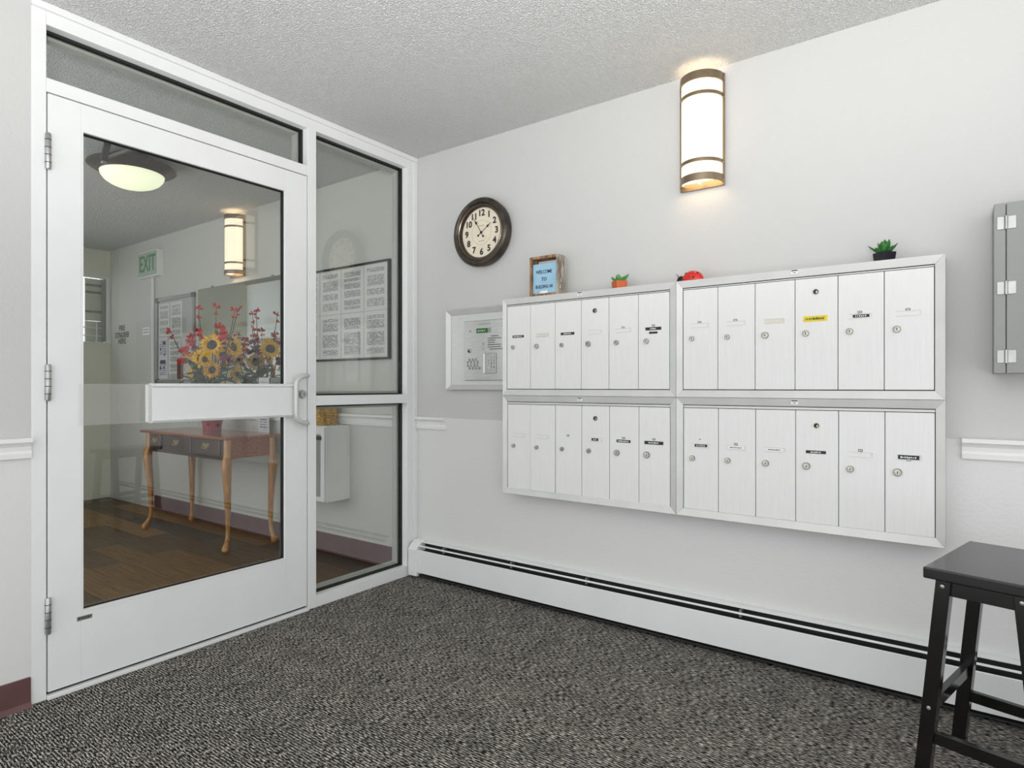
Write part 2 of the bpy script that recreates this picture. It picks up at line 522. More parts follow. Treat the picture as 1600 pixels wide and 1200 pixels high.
# ------------------------------------------------------------------ room shell
CEIL = 2.445
def s_box(name, b, m, parent=None, bevel=0.0):
    o = MB().box(*b).build(name, m, parent, bevel=bevel)
    if parent is None: o['kind'] = 'structure'
    return o
s_box('floor', (-0.02, 4.0, -3.1, 0.0, -0.08, 0.0), M['carpet'])
s_box('ceiling', (-0.02, 4.0, -3.1, 0.0, CEIL, CEIL + 0.1), M['ceiling'])
s_box('ceiling_hall', (-4.5, -0.02, -2.4, 0.0, CEIL, CEIL + 0.1), M['ceiling'])
wall_back = s_box('wall_back', (-0.05, 4.1, 0.0, 0.12, -0.08, CEIL + 0.1), M['wall'])
wall_hall_back = s_box('wall_hall_back', (-4.5, -0.05, 0.0, 0.12, -0.08, CEIL + 0.1), M['hall_wall'])
s_box('wall_left', (-0.11, 0.0, -3.1, -1.868, -0.08, CEIL), M['wall'])
s_box('wall_right', (4.0, 4.1, -0.5, 0.0, -0.08, CEIL + 0.1), M['wall'])
ws = struct('wall_hall_side')  # the opening in this wall is added to light the hall end
MB().box(-4.35, -3.3, -1.57, -1.45, -0.08, 0.95).box(-4.35, -3.3, -1.57, -1.45, 2.30, CEIL).box(-3.42, -3.3, -1.57, -1.45, 0.95, 2.30).build('plaster', M['hall_wall'], ws)
MB().box(-4.25, -3.42, -1.475, -1.473, 0.95, 2.30).build('added_diffuser', M['diffuser'], ws)  # added translucent sheet, passes daylight to brighten the hall end
for (a, b, c, d) in ((-4.25, -3.42, 0.93, 0.96), (-3.45, -3.42, 0.96, 2.30), (-4.25, -3.42, 1.62, 1.65)):
    MB().box(a, b, -1.468, -1.44, c, d).build('window_frame', M['white_trim'], ws)  # bars around the added opening
s_box('wall_hall_return', (-3.4, -3.3, -2.4, -1.57, -0.08, CEIL), M['hall_wall'])
# unseen hall front wall, its wide opening added to brighten the hall
wf = struct('wall_hall_front')
MB().box(-3.4, -0.11, -2.5, -2.38, -0.08, 0.2).box(-3.4, -0.11, -2.5, -2.38, 2.3, CEIL).box(-3.4, -3.2, -2.5, -2.38, 0.2, 2.3).box(-0.2, -0.11, -2.5, -2.38, 0.2, 2.3).build('plaster', M['hall_wall'], wf)
# hall end wall with a window hole
we = struct('wall_hall_end')
MB().box(-4.35, -4.25, -1.6, 0, -0.08, 1.52).box(-4.35, -4.25, -1.6, 0, 2.19, CEIL).box(-4.35, -4.25, -1.6, -0.78, 1.52, 2.19).build('plaster', M['end_wall'], we)

# hall plank floor
fh = s_box('floor_hall', (-4.5, -0.02, -2.4, 0.0, -0.08, -0.012), M['dark_gap'])
pw, pl = 0.182, 1.20
pm = []
for i, m in enumerate(PLANKS):
    me = MB().box(-pl / 2 + 0.001, pl / 2 - 0.001, -pw / 2 + 0.001, pw / 2 - 0.001, -0.012, 0).mesh('plank')
    me.materials.append(m); pm.append(me)
rows = 13
for r in range(rows):
    y = -0.012 - pw * (r + 0.5)
    x = -0.11 - (r * 0.47 % 1.0) * pl * 0.8
    # first short piece against the frame, then whole planks
    x1 = x
    seg = [(-0.11 - 0.0, x1)] if -0.11 - x1 > 0.05 else []
    while x1 > -4.25:
        seg.append((x1, max(x1 - pl, -4.25))); x1 -= pl
    for (a, b) in seg:
        k = random.randrange(4)
        if abs((a - b) - pl) < 1e-3:
            inst('plank', pm[k], fh, ((a + b) / 2, y, 0))
        else:
            MB().box(b + 0.001, a - 0.001, y - pw / 2 + 0.001, y + pw / 2 - 0.001, -0.012, 0).build('plank', PLANKS[k], fh)

# ------------------------------------------------------------------ glazed screen: frame, panes, door
XF = 0.0      # front face of the frame
fr = struct('trim_1')
def fbox(name, y0, y1, z0, z1, x0=-0.11, x1=0.0, m='white_frame', bev=0.002, parent=fr):
    return MB().box(x0, x1, y0, y1, z0, z1).build(name, M[m], parent, bevel=bev)
fbox('jamb', -1.868, -1.823, 0, 2.42)
fbox('mullion', -0.751, -0.702, 0, 2.375)
fbox('jamb', -0.078, -0.03, 0, 2.375)
fbox('header', -1.823, -0.03, 2.372, 2.42)
fbox('transom_bar', -1.823, -0.751, 2.137, 2.186)
fbox('crossbar', -0.702, -0.078, 1.005, 1.055)
fbox('sill', -0.702, -0.078, 0.0, 0.058)
fbox('threshold', -1.823, -0.751, 0.0, 0.014, -0.11, 0.012)
fbox('crown_strip', -1.868, 0.0, 2.42, 2.445, -0.11, 0.012, bev=0.004)
fbox('corner_strip', -0.03, 0.0, 0.0, 2.42, -0.11, 0.006)
def glazing(name, y0, y1, z0, z1, xg=-0.055):
    w = struct(name)
    MB().box(xg - 0.003, xg + 0.003, y0 + 0.004, y1 - 0.004, z0 + 0.004, z1 - 0.004).build('pane', M['glass'], w)
    g = 0.008
    for (a, b, c, d) in ((y0, y1, z0, z0 + g), (y0, y1, z1 - g, z1), (y0, y0 + g, z0 + g, z1 - g), (y1 - g, y1, z0 + g, z1 - g)):
        MB().box(xg + 0.004, xg + 0.014, a, b, c, d).build('gasket', M['gasket'], w)
        MB().box(xg - 0.014, xg - 0.004, a, b, c, d).build('gasket', M['gasket'], w)
    # grey stop bead standing inside the opening, hall side
    s = 0.02
    for (a, b, c, d) in ((y0, y1, z0, z0 + s), (y0, y1, z1 - s, z1), (y0, y0 + s, z0 + s, z1 - s), (y1 - s, y1, z0 + s, z1 - s)):
        MB().box(xg - 0.05, xg - 0.015, a, b, c, d).build('stop_bead', M['reveal'], w)
    return w
glazing('window_1', -1.823, -0.751, 2.186, 2.372)
glazing('window_2', -0.702, -0.078, 1.055, 2.372)
glazing('window_3', -0.702, -0.078, 0.058, 1.005)

dr = struct('door_1')
D0, D1 = -1.819, -0.756
XB = -0.045
def dbox(name, y0, y1, z0, z1, x0=XB, x1=0.0, m='white_frame', bev=0.0015):
    return MB().box(x0, x1, y0, y1, z0, z1).build(name, M[m], dr, bevel=bev)
dbox('stile', D0, -1.717, 0.024, 2.132)
dbox('stile', -0.872, D1, 0.024, 2.132)
dbox('rail', -1.717, -0.872, 2.036, 2.132)
dbox('rail', -1.717, -0.872, 0.024, 0.276)
MB().box(-0.027, -0.021, -1.713, -0.876, 0.28, 2.032).build('pane', M['glass'], dr)
g = 0.008
for (a, b, c, d) in ((-1.717, -0.872, 0.276, 0.276 + g), (-1.717, -0.872, 2.036 - g, 2.036), (-1.717, -1.717 + g, 0.276 + g, 2.036 - g), (-0.872 - g, -0.872, 0.276 + g, 2.036 - g)):
    MB().box(-0.020, -0.012, a, b, c, d).build('gasket', M['gasket'], dr)
    MB().box(-0.036, -0.028, a, b, c, d).build('gasket', M['gasket'], dr)
for (a, b, c, d) in ((-1.717, -0.872, 0.276, 0.284), (-1.717, -0.872, 2.030, 2.036), (-0.878, -0.872, 0.284, 2.030), (-1.717, -1.711, 0.284, 2.030)):
    MB().box(-0.011, 0.0015, a - 0.0, b, c, d).build('glass_stop', M['white_frame'], dr)
# dark strip painted in for the shaded gap under the door
dbox('under_door_gap', D0, D1, 0.015, 0.024, -0.03, -0.012, 'gasket', 0)
# push plate: solid white half with folded lips, see-through stand-in for its faded hinge end
pp = MB().extrude([(0.002, -1.487, 0.955), (0.03, -1.487, 0.957), (0.038, -1.487, 0.966), (0.030, -1.487, 0.972), (0.030, -1.487, 1.096), (0.038, -1.487, 1.102), (0.03, -1.487, 1.111), (0.002, -1.487, 1.113)], (0, 0.643, 0)).build('push_plate', M['white_frame'], dr)
MB().box(0.002, 0.026, -1.500, -1.4875, 0.96, 1.108).build('end_cap', M['alu'], pp, bevel=0.001)
MB().box(0.003, 0.009, -1.728, -1.501, 0.958, 1.110).build('faded_plate', M['clear'], dr)
# pull handle
hp = [(0.0, -0.771, 1.152), (0.022, -0.771, 1.153), (0.040, -0.782, 1.153), (0.048, -0.806, 1.151), (0.05, -0.832, 1.143), (0.05, -0.849, 1.124), (0.05, -0.852, 1.10), (0.05, -0.852, 0.975), (0.05, -0.849, 0.951), (0.05, -0.832, 0.932), (0.048, -0.806, 0.924), (0.040, -0.782, 0.922), (0.022, -0.771, 0.922), (0.0, -0.771, 0.923)]
MB().tube(hp, 0.0115, 14).build('pull_handle', M['alu'], dr, smooth=True)
lk = MB().lathe([(0.0, -0.002), (0.021, -0.002), (0.021, 0.006), (0.017, 0.012), (0.017, 0.022), (0.0, 0.022)], (0, -0.787, 1.063), 'X', 24).build('lock_cylinder', M['steel'], dr, smooth=True)
MB().box(0.0222, 0.0230, -0.7885, -0.7855, 1.057, 1.069).build('keyhole', M['ink'], lk)
for z in (1.926, 1.114, 0.295):
    h = MB().lathe([(0.0, -0.064), (0.007, -0.064), (0.0095, -0.060), (0.0095, 0.060), (0.007, 0.064), (0.0, 0.064)], (0.007, -1.8205, z), 'Z', 14).build('hinge', M['zinc'], dr, smooth=True)
    for k in (-0.04, -0.013, 0.013, 0.04):
        MB().lathe([(0.0100, -0.0012), (0.0100, 0.0012)], (0.007, -1.8205, z + k), 'Z', 14).build('knuckle_line', M['dark_gap'], h)
# maker's sticker on the bottom rail
st = MB().box(0.0, 0.0012, -1.731, -1.683, 0.247, 0.262).build('sticker', M['steel'], dr)
for k in range(6):
    y = -1.727 + k * 0.0075
    MB().box(0.0012, 0.0016, y, y + 0.005, 0.2525 + (k % 2) * 0.001, 0.2575).build('print_mark', M['ink'], st)
# door closer on the hall side
dc = MB().box(-0.085, -0.045, -1.70, -1.46, 2.06, 2.115).build('door_closer', M['bronze'], dr, bevel=0.006)
MB().extrude([(-0.072, -1.612, 2.062), (-0.072, -1.588, 2.062), (-0.30, -1.520, 2.040), (-0.30, -1.544, 2.040)], (0, 0, 0.009)).build('closer_arm', M['bronze'], dc)
MB().tube([(-0.30, -1.532, 2.030), (-0.30, -1.532, 2.062)], 0.011, 10).build('arm_pivot', M['steel'], dc)
MB().tube([(-0.30, -1.532, 2.052), (-0.20, -1.46, 2.095), (-0.115, -1.40, 2.128)], 0.007, 8).build('closer_rod', M['steel'], dc)

# skirting and rails
bl = MB().extrude([(0.0, -3.1, 0.0), (0.022, -3.1, 0.0), (0.008, -3.1, 0.016), (0.006, -3.1, 0.098), (0.0, -3.1, 0.1)], (0, 1.230, 0)).build('baseboard_left', M['brown_base']); bl['kind'] = 'structure'
bh = MB().extrude([(-3.30, 0.0, 0.0), (-3.30, -0.018, 0.0), (-3.30, -0.008, 0.014), (-3.30, -0.006, 0.118), (-3.30, 0.0, 0.12)], (3.18, 0, 0)).build('baseboard_hall', M['brown_base']); bh['kind'] = 'structure'
RAILP = [(0.0, 0.855), (0.012, 0.855), (0.014, 0.872), (0.009, 0.880), (0.012, 0.895), (0.020, 0.905), (0.028, 0.910), (0.028, 0.924), (0.0, 0.924)]
def rail_y0(name, x0, x1):
    o = MB().extrude([(x0, -p, z) for p, z in RAILP], (x1 - x0, 0, 0)).build(name, M['white_trim']); o['kind'] = 'structure'
rail_y0('trim_2', 0.008, 0.236)
rail_y0('trim_3', 2.60, 4.0)
rail_y0('trim_4', -3.2, -0.11)
o = MB().extrude([(p, -3.1, z) for p, z in RAILP], (0, 1.231, 0)).build('trim_5', M['white_trim']); o['kind'] = 'structure'

# hall end window
wn = struct('window_4')
def wbox(name, y0, y1, z0, z1, x0=-4.28, x1=-4.235, m='white_trim'):
    return MB().box(x0, x1, y0, y1, z0, z1).build(name, M[m], wn, bevel=0.002)
wbox('window_frame', -0.028, -0.001, 1.52, 2.19); wbox('window_frame', -0.78, -0.74, 1.52, 2.19)
wbox('window_frame', -0.050, -0.028, 1.545, 2.165, -4.32, -4.275, 'grey_panel')
wbox('window_frame', -0.74, -0.028, 2.165, 2.19); wbox('window_frame', -0.74, -0.028, 1.52, 1.535)
MB().box(-4.325, -4.32, -0.74, -0.028, 1.535, 2.165).build('pane', M['glass'], wn)
for z in (1.60, 1.68):
    wbox('glazing_bar', -0.70, -0.050, z - 0.005, z + 0.005, -4.315, -4.30)
wbox('glazing_bar', -0.105, -0.095, 1.535, 1.74, -4.315, -4.30)
MB().box(-4.345, -4.33, -0.19, -0.028, 1.75, 2.165).build('blind', M['blind'], wn)
MB().box(-4.345, -4.33, -0.19, -0.028, 1.535, 1.745).build('blind', M['blind'], wn)
for z in (2.10, 2.03, 1.84):
    MB().box(-4.329, -4.326, -0.19, -0.052, z - 0.012, z + 0.012).build('blind_rail', M['grey_panel'], wn)

# ------------------------------------------------------------------ mailboxes
DW = 0.1450
def mailbox_unit(label, x0, x1, z0, z1, dx0, dw, dz0, dz1, lz, kz, specs, sticker):
    t = thing('mailbox_unit', label, 'mailboxes', ((x0 + x1) / 2, -0.05, z0), group='mailbox banks on the wall')
    MB().box(x0 + 0.004, x1 - 0.004, -0.088, -0.001, z0 + 0.003, z1 - 0.003).build('body', M['dark_gap'], t)
    MB().box(x0, x0 + 0.004, -0.10, 0.0 - 0.001, z0, z1).box(x1 - 0.004, x1, -0.10, -0.001, z0, z1).box(x0 + 0.004, x1 - 0.004, -0.10, -0.001, z1 - 0.003, z1).box(x0 + 0.004, x1 - 0.004, -0.10, -0.001, z0, z0 + 0.003).build('casing', M['mail_trim'], t)
    # mitred trim, higher at the outer edge
    w = 0.030; yo, yi, yb = -0.1075, -0.1005, -0.094
    def trim(o1, o2, i1, i2):
        pts_f = [(o1[0], yo, o1[1]), (o2[0], yo, o2[1]), (i2[0], yi, i2[1]), (i1[0], yi, i1[1])]
        pts_b = [(p[0], yb, p[2]) for p in pts_f]
        MB().hexa(pts_b, pts_f).build('trim', M['mail_trim'], t, bevel=0.0006, seg=1)
    e = 0.0006
    O = [(x0 + e, z0 + e), (x1 - e, z0 + e), (x1 - e, z1 - e), (x0 + e, z1 - e)]
    I = [(x0 + w, z0 + w), (x1 - w, z0 + w), (x1 - w, z1 - w), (x0 + w, z1 - w)]
    I[0] = (dx0 - 0.0015, I[0][1]); I[3] = (dx0 - 0.0015, I[3][1]); I[1] = (dx0 + 6 * dw + 0.0015, I[1][1]); I[2] = (dx0 + 6 * dw + 0.0015, I[2][1])
    for k in range(4):
        trim(O[k], O[(k + 1) % 4], I[k], I[(k + 1) % 4])
    MB().box(dx0, dx0 + 6 * dw, -0.097, -0.09, dz1 + 0.0025, z1 - w - 0.003).build('top_lip', M['mail_trim'], t)
    sx, sz = sticker
    s = MB().box(sx - 0.012, sx + 0.012, -0.1085, -0.1045, sz - 0.008, sz + 0.008).build('sticker', M['white_lab'], t)
    MB().box(sx - 0.011, sx + 0.011, -0.1088, -0.1084, sz + 0.004, sz + 0.008).build('print_mark', M['ink'], s)
    MB().box(sx - 0.006, sx + 0.006, -0.1088, -0.1084, sz - 0.004, sz).build('print_mark', M['grey_panel'], s)
    dm = MB().box(0.0011, dw - 0.0011, 0, 0.008, dz0, dz1).mesh('door'); dm.materials.append(M['mail_door'])
    for i in range(6):
        dxx = dx0 + i * dw
        sp = specs[i]
        yo_ = -0.0995 - sp.get('p', 0.0) - random.uniform(0, 0.0008)
        d = inst('door', dm, t, (dxx, yo_, 0))
        md = d.modifiers.new('bevel', 'BEVEL'); md.width = 0.0012; md.segments = 1
        L = (dxx + 0.038, yo_, lz)
        rr = sp.get('r', 0.0105)
        k = MB().lathe([(0, 0), (rr, 0), (rr, 0.005), (rr * 0.82, 0.008), (rr * 0.8, 0.0065), (0, 0.0065)], L, '-Y', 18).build('lock', M['chrome'], d, smooth=True)
        MB().box(L[0] - 0.0012, L[0] + 0.0012, yo_ - 0.0072, yo_ - 0.0064, lz - 0.005, lz + 0.004).build('keyhole', M['ink'], k)
        lx, lzz = dxx + 0.07, lz + 0.0535
        hw, hh = 0.036, 0.0075
        kind = sp.get('k', 'slot')
        if kind in ('slot', 'slotdark', 'slotwhite', 'tape'):
            # raised rim of the name slot
            m = MB()
            m.box(lx - hw, lx + hw, yo_ - 0.0016, yo_, lzz + hh, lzz + hh + 0.0016).box(lx - hw, lx + hw, yo_ - 0.0016, yo_, lzz - hh - 0.0016, lzz - hh).box(lx + hw, lx + hw + 0.0016, yo_ - 0.0016, yo_, lzz - hh, lzz + hh)
            m.build('name_slot', M['mail_trim'], d)
        if kind == 'tape':
            MB().box(lx - hw + 0.002, lx + hw - 0.001, yo_ - 0.0012, yo_, lzz - 0.006, lzz + 0.0065).build('name_label', M['tape'], d)
        if kind in ('dark', 'slotdark', 'slotwhite', 'yellow'):
            wdt = sp.get('w', 0.030)
            off = sp.get('o', 0.0)
            hh2 = 0.0105 if kind == 'yellow' else sp.get('h', 0.0055)
            mm = {'dark': 'black_lab', 'slotdark': 'black_lab', 'slotwhite': 'white_lab', 'yellow': 'yellow_lab'}[kind]
            nl = MB().box(lx + off - wdt, lx + off + wdt, yo_ - 0.0014, yo_, lzz - hh2, lzz + hh2).build('name_label', M[mm], d)
            im = M['white_lab'] if mm == 'black_lab' else M['ink']
            n = int(wdt * 2 / 0.006) - sp.get('short', 2)
            m = MB()
            for q in range(n):
                a = lx + off - n * 0.003 + q * 0.006
                m.box(a, a + random.uniform(0.0025, 0.0048), yo_ - 0.0017, yo_ - 0.0013, lzz - hh2 * 0.42, lzz + hh2 * random.uniform(0.2, 0.45))
            m.build('lettering', im, nl)
        if 'n' in sp:
            nz = lzz + sp.get('nz', 0.0125)
            nt_ = MB().box(lx - 0.0065, lx + 0.0065, yo_ - 0.0012, yo_, nz - 0.0042, nz + 0.0042).build('number_tag', M[sp.get('nm', 'black_lab')], d)
            mk = M['white_lab'] if sp.get('nm', 'black_lab') == 'black_lab' else M['ink']
            MB().box(lx - 0.0040, lx - 0.0008, yo_ - 0.0015, yo_ - 0.0011, nz - 0.0024, nz + 0.0024).box(lx + 0.0008, lx + 0.0040, yo_ - 0.0015, yo_ - 0.0011, nz - 0.0024, nz + 0.0024).build('lettering', mk, nt_)
        if sp.get('x'):
            MB().box(lx - 0.019, lx + 0.019, yo_ - 0.0014, yo_, lzz - 0.022, lzz - 0.013).build('name_label', M['black_lab'], d)
        if sp.get('key'):
            q = MB().lathe([(0.012, 0.0), (0.012, 0.002), (0.009, 0.002), (0.009, 0.0)], (dxx + 0.072, yo_, kz), '-Y', 18).build('master_lock', M['chrome'], d, smooth=True)
            MB().lathe([(0, 0.0004), (0.0098, 0.0004), (0.0098, 0.0016), (0, 0.0016)], (dxx + 0.072, yo_, kz), '-Y', 18).build('keyhole', M['ink'], q)
            MB().box(dxx + 0.0725, dxx + 0.0775, yo_ - 0.0026, yo_ - 0.0014, kz - 0.005, kz + 0.003).build('key_plug', M['chrome'], q)
    return t
UL = [dict(k='dark', w=.034, h=.006), dict(k='tape', r=.0125), dict(k='dark', w=.037, h=.006, short=5), dict(k='slot', key=1, r=.0135), dict(k='slot', n='24', r=.0115), dict(k='dark', w=.036, h=.0065, short=6, n='62', nz=.0135, x=1, r=.012)]
LL = [dict(k='slot', r=.0105), dict(k='slot', r=.0105, p=0.006), dict(k='none', n='17', nz=.012, r=.0105, p=0.002), dict(k='slotdark', w=.017, key=1, r=.0115), dict(k='dark', w=.034, h=.006, n='34', nz=.014, r=.0135), dict(k='dark', w=.043, h=.007, short=6, n='43', nz=.0155, r=.0145)]
UR = [dict(k='slot', n='13'), dict(k='slot', n='12'), dict(k='tape', r=.013), dict(k='yellow', w=.041, key=1, r=.0115), dict(k='slotdark', w=.026, h=.005, o=.004, n='104', nz=.0135, r=.0115), dict(k='slot', n='105', nz=.0125, r=.012)]
LR = [dict(k='slotdark', w=.026, h=.005, o=.004, n='25', nz=.026, nm='white_lab', r=.0115), dict(k='slotwhite', w=.030, n='38', nz=.0135, r=.0115), dict(k='slotwhite', w=.030, r=.0125), dict(k='dark', w=.034, h=.0055, short=5, key=1, r=.0135), dict(k='slot', n='108', nz=.015, r=.012), dict(k='slotdark', w=.031, h=.007, n='109', nz=-.0085, r=.0135)]
mailbox_unit('upper bank of six white mailbox doors below the wooden welcome frame', 0.714, 1.6268, 1.0553, 1.543, 0.7365, 0.1433, 1.0885, 1.5035, 1.297, 1.449, UL, (1.163, 1.531))
mailbox_unit('upper bank of six white mailbox doors with a yellow label, nearest the grey box', 1.6272, 2.5555, 1.0553, 1.543, 1.655, DW, 1.0885, 1.5035, 1.299, 1.452, UR, (2.09, 1.531))
mailbox_unit('lower bank of six white mailbox doors on the clock side, above the heater', 0.714, 1.6268, 0.5605, 1.0547, 0.7405, 0.1430, 0.5895, 1.0105, 0.803, 0.954, LL, (1.163, 1.040))
mailbox_unit('lower bank of six white mailbox doors nearest the black stool', 1.6272, 2.5555, 0.5605, 1.0547, 1.657, DW, 0.5905, 1.0105, 0.803, 0.955, LR, (2.09, 1.040))
LEDGE = 1.543

# ------------------------------------------------------------------ entry keypad
kp = thing('entry_keypad', 'steel door-entry panel with green display and keypad beside the mailboxes', 'entry panel', (0.47, -0.01, 1.083))
KX0, KX1, KZ0, KZ1 = 0.258, 0.700, 1.083, 1.525
MB().box(KX0 + 0.01, KX1 - 0.01, -0.012, -0.0005, KZ0 + 0.01, KZ1 - 0.01).build('back_plate', M['alu'], kp)
def ktrim(o1, o2, i1, i2):
    a = [(o1[0], -0.001, o1[1]), (o2[0], -0.001, o2[1]), (i2[0], -0.001, i2[1]), (i1[0], -0.001, i1[1])]
    b = [(o1[0], -0.032, o1[1]), (o2[0], -0.032, o2[1]), (i2[0], -0.016, i2[1]), (i1[0], -0.016, i1[1])]
    MB().hexa(a, b).build('trim', M['mail_trim'], kp, bevel=0.001, seg=1)
O = [(KX0, KZ0), (KX1, KZ0), (KX1, KZ1), (KX0, KZ1)]
I = [(KX0 + .026, KZ0 + .026), (KX1 - .026, KZ0 + .026), (KX1 - .026, KZ1 - .028), (KX0 + .026, KZ1 - .028)]
for k in range(4): ktrim(O[k], O[(k + 1) % 4], I[k], I[(k + 1) % 4])
fp = MB().box(0.388, 0.662, -0.022, -0.012, 1.133, 1.457).build('face_plate', M['steel'], kp, bevel=0.002)
MB().box(0.473, 0.570, -0.0232, -0.0218, 1.389, 1.414).build('display', M['lcd'], fp)
for k, (a, w) in enumerate(((0.482, .012), (0.498, .006), (0.508, .014), (0.528, .006))):
    MB().box(a, a + w, -0.0236, -0.0231, 1.397, 1.405).build('display_glyph', M['exit_face'], fp)
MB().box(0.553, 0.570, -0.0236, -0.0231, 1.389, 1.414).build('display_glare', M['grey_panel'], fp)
for k in range(6): MB().box(0.494 + k * 0.013, 0.500 + k * 0.013, -0.0226, -0.0218, 1.433, 1.441).build('logo_mark', M['grey_panel'], fp)
pad = MB().box(0.524, 0.610, -0.026, -0.0215, 1.169, 1.279).build('key_block', M['zinc'], fp, bevel=0.002)
MB().box(0.526, 0.536, -0.029, -0.0255, 1.171, 1.277).build('edge_light', M['white_lab'], pad)
for r, rowk in enumerate(('123', '456', '789', '*0#')):
    for c, ch in enumerate(rowk):
        kx, kz = 0.562 + c * 0.0185, 1.256 - r * 0.0175
        MB().box(kx - 0.007, kx + 0.007, -0.0275, -0.0258, kz - 0.0065, kz + 0.0065).build('key', M['alu'], pad, bevel=0.0006)
        text('digit', ch, 0.014, (kx, -0.0278, kz), M['ink'], pad, ext=0.0002, bold=0.0004)
lk = MB().lathe([(0, 0), (0.011, 0), (0.011, 0.004), (0.008, 0.007), (0, 0.007)], (0.422, -0.022, 1.295), '-Y', 18).build('lock', M['chrome'], fp, smooth=True)
MB().lathe([(0, 0.007), (0.006, 0.007), (0.006, 0.0078), (0, 0.0078)], (0.423, -0.022, 1.294), '-Y', 14).build('keyhole', M['ink'], lk)
MB().lathe([(0, 0), (0.0035, 0), (0.0035, 0.001), (0, 0.001)], (0.430, -0.022, 1.402), '-Y', 12).build('microphone_hole', M['ink'], fp)
for z in (1.329, 1.305):
    MB().lathe([(0.0095, 0), (0.0095, 0.0015), (0, 0.0015)], (0.519, -0.022, z), '-Y', 16).build('button', M['zinc'], fp, smooth=True)
MB().lathe([(0.006, 0), (0.006, 0.0012), (0, 0.0012)], (0.600, -0.022, 1.404), '-Y', 14).build('button', M['alu'], fp, smooth=True)
m = MB()
for r in range(7):
    z = 1.370 - r * 0.0117
    a = 0.552 + (0.022 if r == 0 else (0.012 if r == 6 else 0))
    b = a + (0.05 if r in (0, 2, 3) else 0.088)
    x = a
    while x < b:
        w = random.uniform(0.006, 0.014); m.box(x, min(x + w, b), -0.0226, -0.0218, z - 0.002, z + 0.002); x += w + 0.0022
m.build('instruction_print', M['ink'], fp)
m = MB()
for r in range(8):
    z = 1.250 - r * 0.0072 - (0.003 if r > 3 else 0)
    for c in range(4 if r not in (0, 1) else 3):
        x = 0.406 + c * 0.023 + (0.012 if r < 2 or r > 5 else 0)
        m.box(x, x + random.uniform(0.011, 0.017), -0.0226, -0.0218, z - 0.0018, z + 0.0018)
m.build('code_list_print', M['ink'], fp)

# ------------------------------------------------------------------ wall clock
cx, cz = 0.523, 1.925
ck = thing('wall_clock', 'round dark bronze wall clock with cream dial reading five to two', 'clock', (cx, -0.03, cz - 0.185))
MB().lathe([(0.150, 0.001), (0.172, 0.002), (0.178, 0.010), (0.180, 0.030), (0.176, 0.036), (0.184, 0.044), (0.184, 0.054), (0.176, 0.064), (0.164, 0.068), (0.152, 0.062), (0.148, 0.052), (0.148, 0.03), (0.150, 0.001)], (cx, 0, cz), '-Y', 64).build('rim', M['clock_rim'], ck, smooth=True)
MB().lathe([(0.1500, 0.050), (0.1500, 0.0565), (0.1460, 0.0600), (0.1420, 0.0565), (0.1420, 0.050)], (cx, 0, cz), '-Y', 64).build('bead', M['clock_bead'], ck, smooth=True)
MB().lathe([(0.1425, 0.048), (0.1425, 0.053), (0.1370, 0.0535), (0.1325, 0.044), (0.1325, 0.038)], (cx, 0, cz), '-Y', 64).build('inner_rim', M['clock_rim'], ck, smooth=True)
MB().lathe([(0, 0.030), (0.140, 0.030), (0.140, 0.040), (0, 0.040)], (cx, 0, cz), '-Y', 64).build('dial', M['clock_face'], ck)
MB().lathe([(0.0660, 0.0395), (0.0660, 0.0404), (0.0646, 0.0404), (0.0646, 0.0395)], (cx, 0, cz), '-Y', 48).build('dial_ring', M['faint_ink'], ck)
for n in range(1, 13):
    a = R(90 - 30 * n)
    text('numeral', str(n), 0.046, (cx + math.cos(a) * 0.102, -0.0406, cz + math.sin(a) * 0.104), M['numeral'], ck, ext=0.0004, bold=0.0016)
for zz in (0.036, -0.046):
    m = MB()
    for k in range(5): m.box(cx - 0.020 + k * 0.008, cx - 0.0145 + k * 0.008, -0.0405, -0.0398, cz + zz - 0.002 + (k % 2) * 0.002, cz + zz + 0.003)
    m.build('dial_script', M['faint_ink'], ck)
def hand(name, ang, ln, y):
    a = R(90 - ang)
    def P(l, w):
        return (cx + math.cos(a) * l - math.sin(a) * w, -y, cz + math.sin(a) * l + math.cos(a) * w)
    MB().extrude([P(-.024, .0015), P(ln * .55, .0012), P(ln * .62, .007), P(ln * .78, .0012), P(ln, .0008), P(ln, -.0008), P(ln * .78, -.0012), P(ln * .62, -.007), P(ln * .55, -.0012), P(-.024, -.0015)], (0, -0.0012, 0)).lathe([(0, 0), (.0055, 0), (.0055, .0012), (0, .0012)], P(-.026, 0), '-Y', 14).lathe([(0, 0), (.007, 0), (.007, .0012), (0, .0012)], P(0, 0), '-Y', 14).build(name, M['ink'], ck)
hand('minute_hand', 328, 0.100, 0.0440)
hand('hour_hand', 56, 0.080, 0.0422)

